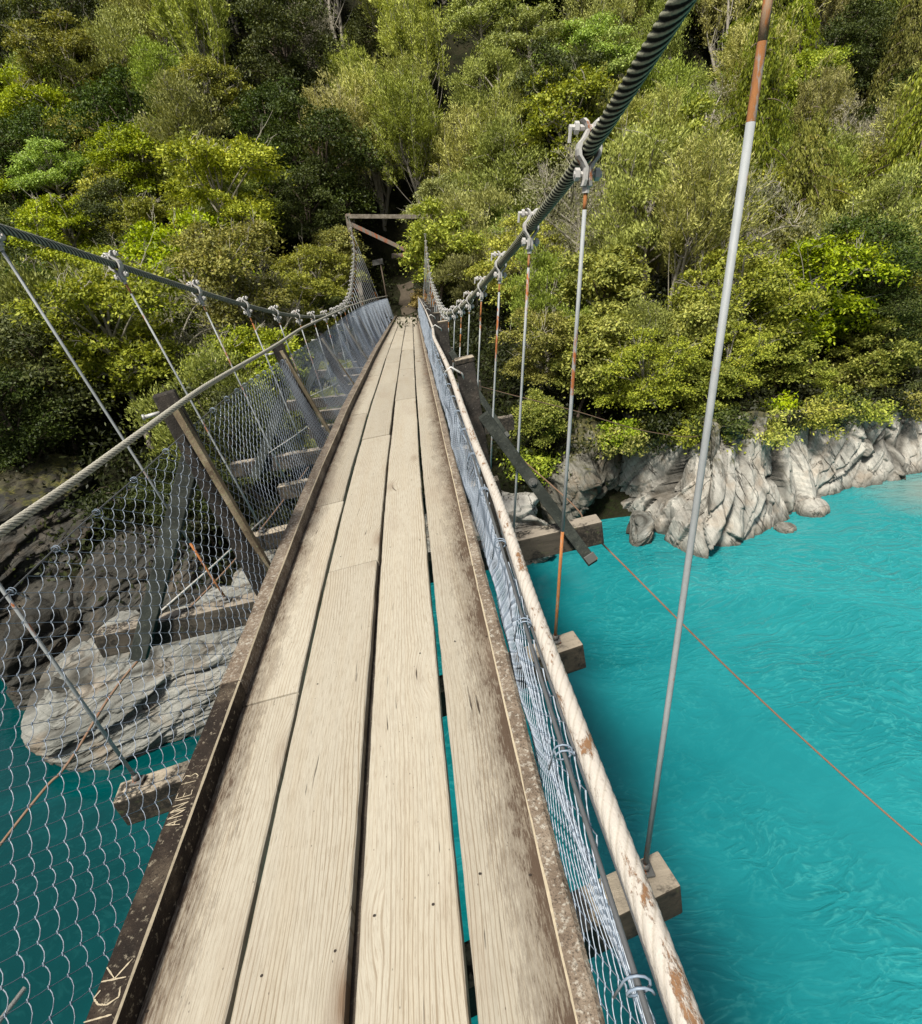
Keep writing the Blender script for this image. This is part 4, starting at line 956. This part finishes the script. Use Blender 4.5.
def build_tree(kind, seed, name):
    rg = np.random.default_rng(seed)
    H, Rr, base, nl, lr, nc, nleaf, cs, ls, upb, ntw, bark = KINDS[kind]
    W = Wood(); cen, nrm, dr = [], [], []
    lean = rg.normal(0, .25, 2); fork = np.array([lean[0]*.6, lean[1]*.6, H*base*1.1])
    W.limb(curve((0, 0, -.4), fork, rg, .08, 6), .15, .10, 7)
    lead = np.array([lean[0], lean[1], H*.82]); W.limb(curve(fork, lead, rg, .10, 7), .10, .03, 6)
    lobes = []
    for k in range(nl):
        az = k*2.399 + rg.uniform(-.4, .4); q = (k+.5)/nl; zz = base + (1-base)*(.12 + .80*q); prof = math.sin(math.pi*(.12+.80*q))**.7
        if kind == 'lime': zz = .62 + .26*q + rg.uniform(-.05, .05); prof = 1.0 - .55*q
        rad = Rr*prof*rg.uniform(.40, 1.0)
        c = np.array([lean[0]*zz + rad*math.cos(az), lean[1]*zz + rad*math.sin(az), H*zz*rg.uniform(.93, 1.05)])
        r = rg.uniform(*lr)*(1.0 if q < .8 else .8); lobes.append((c, r))
        s = fork + (lead-fork)*min(.9, max(0, q*.8-.1)); W.limb(curve(s, c, rg, .16, 6, .05), .055, .02, 5)
        nn = int(nc*r/.8); flat = .45 if kind == 'lime' else .78
        dv = unit(rg, nn); dv[:, 2] = np.abs(dv[:, 2])*1.0 - .30; dv /= np.linalg.norm(dv, axis=1)[:, None]
        pts = c + dv*np.array([1, 1, flat])*r*rg.uniform(.62, 1.06, nn)[:, None]
        for p, u in zip(pts, dv):
            if rg.random() < .55: W.limb(curve(c, p, rg, .15, 4), .014, .005, 3, 0)
            m = int(1.35*nleaf*rg.uniform(.6, 1.35)); g = rg.normal(size=(m, 3))*np.array([cs[0], cs[0], cs[1]])*rg.uniform(.7, 1.25)
            g[:, 2] -= .5*(g[:, 0]**2+g[:, 1]**2)                      # pads droop at their rim
            cen.append(p+g)
            nrm.append(unit(rg, m)*.75 + np.array([0, 0, upb]) + u*.5)
            dd = unit(rg, m) + g*1.5 + u*.4
            if kind in ('olive', 'grey'): dd = unit(rg, m)*.6 + u*.6 + np.array([0, 0, .8])
            dr.append(dd)
        for _ in range(ntw):                                            # bare twig ends that stand out of the leaves
            u = unit(rg, 1)[0]; u[2] = abs(u[2])*.9+.25; u /= np.linalg.norm(u)
            a = c + u*r*.2; e = c + u*r*rg.uniform(.95, 1.35)
            W.limb(curve(a, e, rg, .2, 5), .016, .006, 3, 1)
            for _ in range(3 if kind != 'grey' else 6):
                t = rg.uniform(.3, .9); s = a+(e-a)*t; v = u + unit(rg, 1)[0]*.7; W.limb(curve(s, s+v*r*rg.uniform(.25, .5), rg, .2, 4), .009, .004, 3, 1)
    return finish(name, kind, W, cen, nrm, dr, ls, rg, bark)
def finish(name, kind, W, cen, nrm, dr, ls, rg, bark):
    c = np.concatenate(cen); nr = np.concatenate(nrm); d = np.concatenate(dr); n = len(c)
    V, F = leaf_quads(c, d, nr/np.linalg.norm(nr, axis=1)[:, None], ls[0]*.98*rg.uniform(.5, 1.4, n), ls[1]*.94*rg.uniform(.6, 1.3, n))
    root = empty(name)
    mesh_np('trunk', np.concatenate(W.V), np.concatenate(W.F), [M[bark], M['twig']], root, True, W.M)
    mesh_np('crown', V, F, L[kind], root)
    return root
def build_kanuka(seed, name):
    """upright feathery tree: many rising pale branches, each brushed with fine leaves"""
    rg = np.random.default_rng(seed); W = Wood(); cen, nrm, dr = [], [], []
    H = 7.6; lean = rg.normal(0, .5, 2)
    forks = []
    for k in range(3):
        a = np.array([rg.normal(0, .15), rg.normal(0, .15), -.4]); b = np.array([lean[0]*.6+rg.normal(0, .5), lean[1]*.6+rg.normal(0, .5), H*.5])
        pts = curve(a, b, rg, .10, 8); W.limb(pts, .11, .06, 6); forks.append(pts)
    for k in range(46):
        f = forks[k % 3]; s = f[rg.integers(2, 8)]; az = k*2.399; q = (k+.5)/46
        rad = 2.3*math.sqrt(q)*rg.uniform(.7, 1.1); top = H*(1.0-.38*q**1.3)*rg.uniform(.92, 1.05)
        e = np.array([lean[0]+rad*math.cos(az), lean[1]+rad*math.sin(az), top])
        p = curve(s, e, rg, .12, 8, -.06); W.limb(p, .030, .006, 4, 1 if k % 3 == 0 else 0)
        for m in range(15):
            t = rg.uniform(.40, 1.0); i = min(6, int(t*7)); b = p[i]+(p[i+1]-p[i])*(t*7-i)
            ax = (p[i+1]-p[i]); ax /= np.linalg.norm(ax); v = ax*.9 + unit(rg, 1)[0]*.85; v[2] += .25; v /= np.linalg.norm(v)
            Ln = rg.uniform(.25, .6); e2 = b+v*Ln
            if m < 4: W.limb(curve(b, e2, rg, .15, 3), .008, .004, 3, 1)
            n = 38; tt = rg.uniform(.15, 1.08, n)[:, None]; g = b + v*Ln*tt + rg.normal(size=(n, 3))*.10
            cen.append(g); dr.append(v*1.1+unit(rg, n)*.55); nrm.append(unit(rg, n)+np.array([0, 0, .55]))
    return finish(name, 'kanuka', W, cen, nrm, dr, (.175, .044), rg, 'bark_grey')
def build_rimu(seed, name):
    """conical conifer hung with weeping golden strands"""
    rg = np.random.default_rng(seed); W = Wood(); cen, nrm, dr = [], [], []
    H = 10.5; W.limb(curve((0, 0, -.4), (rg.normal(0, .2), 0, H*.96), rg, .03, 9), .22, .03, 7)
    for k in range(58):
        q = (k+.5)/58; z = H*(.22+.75*q); az = k*2.399+rg.uniform(-.3, .3); L_ = (2.5*(1-q)**.75+.35)*rg.uniform(.7, 1.1)
        o = np.array([math.cos(az), math.sin(az), 0]); t = np.linspace(0, 1, 7)[:, None]
        p = np.array([0, 0, z]) + o*L_*t + np.array([0, 0, 1.0])*(.45*t*L_ - .75*t**2*L_)
        W.limb(p, .045, .010, 4)
        for m in range(int(9+11*(1-q))):
            tt = rg.uniform(.25, 1.0); i = min(5, int(tt*6)); b = p[i]+(p[i+1]-p[i])*(tt*6-i) + rg.normal(size=3)*np.array([.22, .22, .05])
            Ln = rg.uniform(.5, 1.15); n = 26; s = rg.uniform(0, 1, n)[:, None]; sw = rg.normal(size=3)*.14
            g = b + np.array([0, 0, -1.0])*Ln*s + sw*s**2 + o*.18*s + rg.normal(size=(n, 3))*.05
            cen.append(g); dr.append(np.tile([0, 0, -1.0], (n, 1))+unit(rg, n)*.45); nrm.append(o+unit(rg, n)*.8)
    return finish(name, 'rimu', W, cen, nrm, dr, (.18, .065), rg, 'bark_dark')

NAMES = {'kanuka': 'feathery_tree', 'bushy': 'bushy_tree', 'broad': 'broadleaf_tree', 'dark': 'dark_tree', 'olive': 'olive_tree_crown', 'lime': 'flat_topped_tree', 'grey': 'twiggy_tree', 'rimu': 'weeping_conifer'}
NAMES['olive'] = 'rounded_tree'
protos = {}
for k, seeds in (('bushy', (1, 2, 3)), ('broad', (4, 5)), ('dark', (6, 7)), ('olive', (8, 9, 10)), ('lime', (11, 12)), ('grey', (13, 14))):
    protos[k] = [build_tree(k, s, NAMES[k]) for s in seeds]
protos['kanuka'] = [build_kanuka(s, NAMES['kanuka']) for s in (21, 22, 23)]
protos['rimu'] = [build_rimu(s, NAMES['rimu']) for s in (31, 32)]
HT = {'kanuka': 7.6, 'bushy': 6.2, 'broad': 5.6, 'dark': 6.5, 'olive': 6.0, 'lime': 6.4, 'grey': 6.0, 'rimu': 10.5}
used = {k: [False]*len(v) for k, v in protos.items()}
def copy_tree(o, parent=None):
    c = o.copy(); COL.objects.link(c); c.parent = parent
    for ch in list(o.children): copy_tree(ch, c)
    return c
placed = []
def plant(kind, x, y, s, rz=None, tilt=None, z=None, sz=1.0):
    k = int(rng.integers(len(protos[kind]))); p = protos[kind][k]
    if used[kind][k]: o = copy_tree(p)
    else: o = p; used[kind][k] = True
    z = float(height(x, y)) if z is None else z
    o.location = (x, y, z-.15); o.scale = (s, s, s*sz)
    tl = tilt if tilt is not None else rng.normal(0, .07, 2)
    o.rotation_euler = (tl[0], tl[1], rng.uniform(0, 6.28) if rz is None else rz)
    placed.append((o, kind, x, y, z, s*sz)); return o

def kinds_at(px, py):
    """which trees grow where on the slope, as the photograph shows them"""
    if px < 330:
        if py < 70: return [('kanuka', 5), ('grey', 1.2), ('olive', 2), ('dark', 1)]
        if py < 150: return [('dark', 2.6), ('kanuka', 2.2), ('olive', 2.4), ('bushy', 1.2)] if px < 220 else [('dark', 5), ('olive', 2), ('kanuka', 1)]
        if py < 230: return [('bushy', 2.8), ('dark', 3.2), ('lime', 1.6), ('broad', .8), ('olive', 1)]
        if px < 70: return [('dark', 5), ('olive', 1), ('bushy', .6)]  # dark kinds stand in for the shade at the left edge
        return [('bushy', 5), ('grey', 1.8), ('dark', 2), ('olive', 1)]
    if px < 540:
        if py < 50: return [('kanuka', 4), ('dark', 2.2), ('lime', 1)] if px < 430 else [('dark', 3), ('lime', 2), ('kanuka', 1)]
        if py < 210: return [('kanuka', 6), ('olive', 1.5), ('lime', 1), ('bushy', .6)]
        return [('olive', 3), ('bushy', 2), ('lime', 1.6), ('broad', 1)]
    if py < 130: return [('rimu', 2), ('dark', 2.4), ('broad', 2), ('kanuka', 1.8), ('lime', 1.2)] if px > 680 else [('kanuka', 2.5), ('olive', 2.2), ('lime', 1.4), ('dark', 1.6)]
    if py < 260: return [('olive', 2.6), ('grey', 1.4), ('broad', 1.9), ('rimu', .5), ('bushy', 1.6), ('kanuka', 1.5), ('dark', .8)]
    return [('broad', 3), ('bushy', 2.6), ('olive', 2), ('dark', 1.2)]

def blocked(x, y, s, kind):
    cx = float(np.interp(y, _yy, _cx)) if y < 34 else -.1
    top = float(height(x, y)) + HT[kind]*s; rr = 2.2*s
    if y < 36 and abs(x-cx) < 2.9 + rr*.75:
        dz = float(np.interp(y, _yy, _cz)) if y < 39 else -2.6
        return top > dz - .35
    if y >= 36 and abs(x-.2) < 1.5+rr*.5 and y < 41: return True
    return False
# hand-placed trees that the picture singles out
SPOTS = [('bushy', -5.9, 19.5, .80), ('bushy', -9.2, 19.0, .95), ('bushy', -7.0, 23.5, .95), ('bushy', -4.9, 26.5, .85), ('dark', -11.6, 22.5, 1.0), ('dark', -14.0, 20.5, .95), ('dark', -17.5, 23.0, 1.1),
         ('bushy', -4.6, 31.0, .80), ('grey', -8.4, 21.2, .85), ('grey', -5.6, 23.6, .75), ('olive', -14.8, 25.5, 1.0),
         ('broad', 6.4, 19.6, .72), ('bushy', 4.4, 20.3, .66), ('olive', 8.4, 19.3, .70), ('broad', 9.8, 19.6, .70), ('bushy', 12.6, 20.2, .92), ('bushy', 15.4, 21.4, 1.0), ('dark', 17.8, 22.0, .9), ('olive', 19.5, 23.5, 1.0),
         ('broad', 7.6, 22.4, .9), ('olive', 5.4, 23.6, .85), ('kanuka', 10.6, 23.0, .92), ('grey', 13.5, 24.0, 1.05), ('broad', 16.0, 25.4, 1.0), ('rimu', 19.6, 27.4, 1.0), ('rimu', 24.5, 29.5, 1.1), ('rimu', 18.3, 32.5, 1.15),
         ('lime', 3.4, 31.2, .95), ('olive', 2.9, 33.6, 1.02), ('bushy', 4.8, 27.6, .85), ('lime', 5.2, 34.2, 1.0), ('kanuka', 2.0, 42.0, 1.15), ('kanuka', 5.0, 39.5, 1.1), ('kanuka', -.8, 44.5, 1.2), ('kanuka', 7.9, 41.0, 1.1), ('broad!', 1.55, 31.6, .98), ('olive!', 3.6, 30.6, .85), ('olive!', 3.3, 33.4, 1.1), ('lime!', 2.6, 36.8, .95), ('broad!', -4.0, 35.2, .75),
         ('dark', -5.0, 37.0, .95), ('dark', -7.5, 39.0, 1.0), ('lime', -9.8, 36.5, .95), ('dark', -6.0, 43.0, 1.1), ('bushy', -3.6, 35.6, .62)]
for k, x, y, s in SPOTS:
    if k.endswith('!') or not blocked(x, y, s, k): plant(k.rstrip('!'), x, y, s)
for xe in np.arange(-24, 30, 1.75):
    ye = float(np.interp(xe, _sx, _sy)) + rng.uniform(1.5, 2.7)
    if -3.6 < xe < 2.4 or -14 < xe < -7.5: continue
    ke = ['bushy', 'broad', 'olive', 'dark', 'bushy', 'broad'][int(rng.integers(6))] if xe > 0 else ['dark', 'dark', 'dark', 'olive'][int(rng.integers(4))]  # left bank gets dark-leaved kinds in place of its shade
    se = rng.uniform(.42, .66)
    if not blocked(xe, ye, se, ke): plant(ke, xe + rng.uniform(-.4, .4), ye, se, tilt=(rng.uniform(.05, .3), rng.normal(0, .08)))
cells = []
yv = 17.6
while yv < 66:
    sp = 2.75 + .022*(yv-16)
    xv = -1.05*yv - 4
    while xv < 1.25*yv + 4:
        cells.append((xv + rng.uniform(-.38, .38)*sp, yv + rng.uniform(-.38, .38)*sp, sp)); xv += sp
    yv += sp*.92
for x, y, sp in cells:
    d = y - float(np.interp(x, _sx, _sy))
    if d < 1.9: continue
    if min((math.hypot(x-q[2], y-q[3]) for q in placed), default=9) < sp*.62: continue
    z = float(height(x, y)); pr = project((x, y, z+4))
    if pr is None or not (-70 < pr[0] < 992) or pr[1] < -95: continue
    px, py, _ = pr
    # clearings in shadow: the gully above the tower, and the hollow at the left edge
    if 225 < px < 345 and 60 < py < 215 and rng.random() < .38: continue
    if rng.random() < .09 and y > 22: continue                # random gap, so the dark undergrowth deepens the canopy's shade
    ks = kinds_at(px, py); r = rng.random()*sum(wt for _, wt in ks)
    for kind, wt in ks:
        r -= wt
        if r <= 0: break
    s = (.92 + .010*(y-18))*rng.uniform(.80, 1.22)
    if d < 5: s *= .78
    if kind == 'rimu': s *= .85
    if blocked(x, y, s, kind):
        s *= .45
        if kind in ('kanuka', 'rimu', 'lime', 'grey') or blocked(x, y, s, kind): continue
    plant(kind, x, y, s)
for k, v in protos.items():
    for i, p in enumerate(v):
        if not used[k][i]:
            for ch in list(p.children): bpy.data.objects.remove(ch)
            bpy.data.objects.remove(p)

# every tree gets a label that singles it out: what it looks like, where on the slope, and its place in that row
LOOK = {'kanuka': 'pale olive feathery tree', 'bushy': 'yellow green bushy tree', 'broad': 'fresh green broadleaf tree', 'dark': 'dark green dense tree', 'olive': 'soft olive rounded tree',
        'lime': 'flat topped lime green tree', 'grey': 'grey sparse twiggy tree', 'rimu': 'golden weeping conifer'}
ZONES = [(lambda x, y: x < 330 and y < 95, 'at the upper left top edge'), (lambda x, y: x < 330 and y < 215, 'high above the left main cable'), (lambda x, y: x < 340 and y < 330, 'just above the left handrail cable'),
         (lambda x, y: x < 400 and y >= 330, 'beside and below the left netting'), (lambda x, y: x < 560 and y < 110, 'at the top centre of the slope'), (lambda x, y: x < 560 and y < 240, 'above the far cable tower'),
         (lambda x, y: x < 600 and y >= 240, 'behind the thin right hangers'), (lambda x, y: y < 100, 'at the upper right top edge'), (lambda x, y: y < 230, 'midway up the right slope'),
         (lambda x, y: y < 340, 'low on the right slope'), (lambda x, y: True, 'just above the right cliff rocks')]
ORD = ['first', 'second', 'third', 'fourth', 'fifth', 'sixth', 'seventh', 'eighth', 'ninth', 'tenth', 'eleventh', 'twelfth', 'thirteenth', 'fourteenth', 'fifteenth', 'sixteenth', 'seventeenth', 'eighteenth', 'nineteenth', 'twentieth']
bins = {}
for o, kind, x, y, z, s in placed:
    pr = project((x, y, z + HT[kind]*s*.68)); zi = next(t for f, t in ZONES if f(pr[0], pr[1]))
    bins.setdefault((kind, zi), []).append((pr[0], o))
for (kind, zi), lst in bins.items():
    lst.sort(key=lambda q: q[0])
    for i, (_, o) in enumerate(lst):
        lab = LOOK[kind] + ' ' + zi
        if len(lst) > 1: lab += ', ' + (ORD[i] if i < len(ORD) else 'last') + ' from left'
        tag(o, lab, 'tree', 'trees covering the gorge slope')

# ------------------------------------------------------------------ undergrowth between the trunks: too much to count
def scatter(name, n, mat, xr, yr, dens, size, hmax, seed, label=None):
    rg = np.random.default_rng(seed); x = rg.uniform(*xr, n*3); y = rg.uniform(*yr, n*3)
    d = y - np.interp(x, _sx, _sy); keep = (d > dens) & ((np.abs(x+.1) > 2.1) | (y < 27) | ((y > 35.6) & (np.abs(x-.1) > 1.1))) & (np.abs(x) < 1.25*y+6); x, y = x[keep][:n], y[keep][:n]; z = height(x, y)
    m = 34; k = len(x)
    hs = rg.uniform(.35, 1.0, k)*hmax
    c = np.stack([x, y, z], -1)[:, None] + rg.normal(size=(k, m, 3))*np.array([.36, .36, 0]) + np.array([0, 0, 1.0])*(rg.uniform(.1, 1, (k, m))*hs[:, None])[..., None]
    dd = unit(rg, k*m) + np.array([0, 0, .2]); nn = unit(rg, k*m) + np.array([0, 0, .9])
    V, F = leaf_quads(c.reshape(-1, 3), dd, nn/np.linalg.norm(nn, axis=1)[:, None], rg.uniform(.09, .26, k*m)*size, rg.uniform(.05, .11, k*m)*size)
    o = mesh_np(name, V, F, mat); tag(o, label, None, None, 'stuff'); return o
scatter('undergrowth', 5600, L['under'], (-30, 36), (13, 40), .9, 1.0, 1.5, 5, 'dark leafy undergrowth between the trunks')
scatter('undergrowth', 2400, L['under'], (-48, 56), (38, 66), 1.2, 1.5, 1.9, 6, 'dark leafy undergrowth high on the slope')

# shrubs along the rock tops and by the track
def shrub(x, y, z, s, kind, label, seed, name='shrub', hang=.0):
    rg = np.random.default_rng(seed); root = empty(name, (x, y, z)); W = Wood(); cen, nrm, dr = [], [], []
    for k in range(16):
        az = k*2.399; e = np.array([math.cos(az), math.sin(az), 0])*s*rg.uniform(.3, .9) + np.array([0, 0, s*rg.uniform(.35, 1.0)]); 
        if hang: e = e*np.array([1, 1, .5]) + np.array([0, -hang*rg.uniform(.2, 1), -hang*rg.uniform(.0, 1.2)])
        W.limb(curve((0, 0, -.1), e, rg, .2, 5, .1), .014, .005, 4)
        for m in range(5):
            p = e*rg.uniform(.65, 1.05) + rg.normal(size=3)*.12*s; n = 26; g = rg.normal(size=(n, 3))*np.array([.17, .17, .09])*s
            cen.append(p+g); nrm.append(unit(rg, n)*.8+np.array([0, -.1, .9])); dr.append(unit(rg, n)+g*2)
    c = np.concatenate(cen); nr = np.concatenate(nrm); d = np.concatenate(dr); n = len(c)
    V, F = leaf_quads(c, d, nr/np.linalg.norm(nr, axis=1)[:, None], rg.uniform(.09, .17, n)*(.6+.4*s), rg.uniform(.04, .08, n)*(.6+.4*s))
    mesh_np('stem', np.concatenate(W.V), np.concatenate(W.F), M['bark_dark'] if kind != 'dry' else M['twig'], root, True); mesh_np('leaves', V, F, L[kind], root)
    tag(root, label, 'shrub', 'shrubs on the rocks and banks'); return root
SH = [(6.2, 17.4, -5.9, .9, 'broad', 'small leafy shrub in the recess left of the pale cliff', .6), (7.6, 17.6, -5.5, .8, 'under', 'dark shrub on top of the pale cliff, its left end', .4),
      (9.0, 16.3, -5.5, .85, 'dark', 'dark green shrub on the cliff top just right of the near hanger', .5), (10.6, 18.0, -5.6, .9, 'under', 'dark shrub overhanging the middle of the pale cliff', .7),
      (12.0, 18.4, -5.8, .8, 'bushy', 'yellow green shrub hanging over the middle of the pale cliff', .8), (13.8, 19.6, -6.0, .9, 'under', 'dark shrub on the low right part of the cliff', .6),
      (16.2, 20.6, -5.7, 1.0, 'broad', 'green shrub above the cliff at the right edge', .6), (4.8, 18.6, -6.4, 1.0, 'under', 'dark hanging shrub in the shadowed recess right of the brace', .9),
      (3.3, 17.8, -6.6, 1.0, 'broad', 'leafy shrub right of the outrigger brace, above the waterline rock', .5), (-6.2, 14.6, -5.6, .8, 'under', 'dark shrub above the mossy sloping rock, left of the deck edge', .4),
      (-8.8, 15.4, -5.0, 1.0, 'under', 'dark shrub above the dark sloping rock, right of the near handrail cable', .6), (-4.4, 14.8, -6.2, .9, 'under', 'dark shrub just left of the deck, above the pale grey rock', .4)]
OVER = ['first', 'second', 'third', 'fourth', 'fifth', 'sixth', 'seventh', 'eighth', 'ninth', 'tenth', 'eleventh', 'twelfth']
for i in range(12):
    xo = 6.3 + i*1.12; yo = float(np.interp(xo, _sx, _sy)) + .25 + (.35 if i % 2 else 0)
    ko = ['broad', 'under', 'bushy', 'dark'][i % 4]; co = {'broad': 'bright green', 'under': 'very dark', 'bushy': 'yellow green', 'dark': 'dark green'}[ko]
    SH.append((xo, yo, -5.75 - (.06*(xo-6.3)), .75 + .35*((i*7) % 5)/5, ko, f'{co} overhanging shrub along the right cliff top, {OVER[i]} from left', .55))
for i, (x, y, z, s, k, lab, hg) in enumerate(SH): shrub(x, y, z, s, k, lab, 100+i, hang=hg)
shrub(.85, 35.6, -2.6, .85, 'dry', 'brown dry bracken clump beside the track at the bridge end', 140)
shrub(1.4, 36.8, -2.2, .8, 'dry', 'brown dry bracken behind the clump at the bridge end', 141)

# the small sign beside the track
sg = empty('signpost', (-1.14, 35.0, -2.7)); tag(sg, 'small grey track sign on a thin post at the far bridge end', 'sign')
mb = MB(); mb.tube([(0, 0, -.2), (-.02, 0, 1.7), (-.06, 0, 3.05)], .035, 8); mb.build('post', M['bark_dark'], sg, True)
mb = MB(); mb.box((-.2, -.05, 3.0), (.30, 0, .02), (0, .015, 0), (0, 0, .14), 0, .01); mb.build('sign_board', M['steel'], sg)

# ================================================================== LIGHT AND CAMERA
w = bpy.data.worlds.new('World'); SC.world = w; w.use_nodes = True
nt = w.node_tree; bg = nt.nodes['Background']
sky = nt.nodes.new('ShaderNodeTexSky'); sky.sky_type = 'NISHITA'; sky.sun_disc = False
SUN_EL, SUN_AZ = R(56), R(211)         # azimuth clockwise from +Y
sky.sun_elevation = SUN_EL; sky.sun_rotation = SUN_AZ; sky.dust_density = 3.0; sky.air_density = 1.0; sky.ozone_density = 1.0
hs = nt.nodes.new('ShaderNodeHueSaturation'); hs.inputs['Saturation'].default_value = .55      # thin cloud greys the blue
nt.links.new(sky.outputs[0], hs.inputs['Color']); nt.links.new(hs.outputs[0], bg.inputs[0]); bg.inputs[1].default_value = .05
sd = Vector((math.sin(SUN_AZ)*math.cos(SUN_EL), math.cos(SUN_AZ)*math.cos(SUN_EL), math.sin(SUN_EL)))
sl = bpy.data.lights.new('sun', 'SUN'); sl.energy = 2.9; sl.angle = R(7); sl.color = (1.0, .94, .83)
so = bpy.data.objects.new('sun', sl); COL.objects.link(so); so.rotation_euler = (-sd).to_track_quat('-Z', 'Y').to_euler(); so.location = sd*60

cd = bpy.data.cameras.new('camera'); cam = bpy.data.objects.new('camera', cd); COL.objects.link(cam)
cd.sensor_fit = 'HORIZONTAL'; cd.sensor_width = 36.0; cd.lens = FPX/922*36.0; cd.clip_start = .02; cd.clip_end = 600
from mathutils import Matrix
cam.matrix_world = Matrix((CR, CU, -CF)).transposed().to_4x4()
SC.camera = cam
SC.view_settings.view_transform = 'Standard'; SC.view_settings.look = 'None'; SC.view_settings.gamma = 1.0
SC.view_settings.use_curve_mapping = False
SC.view_settings.exposure = 1.28
SC.render.resolution_x = 922; SC.render.resolution_y = 1024
SC.cycles.max_bounces = 6; SC.cycles.diffuse_bounces = 2; SC.cycles.glossy_bounces = 2; SC.cycles.transmission_bounces = 2; SC.cycles.transparent_max_bounces = 4
SC.cycles.use_denoising = True
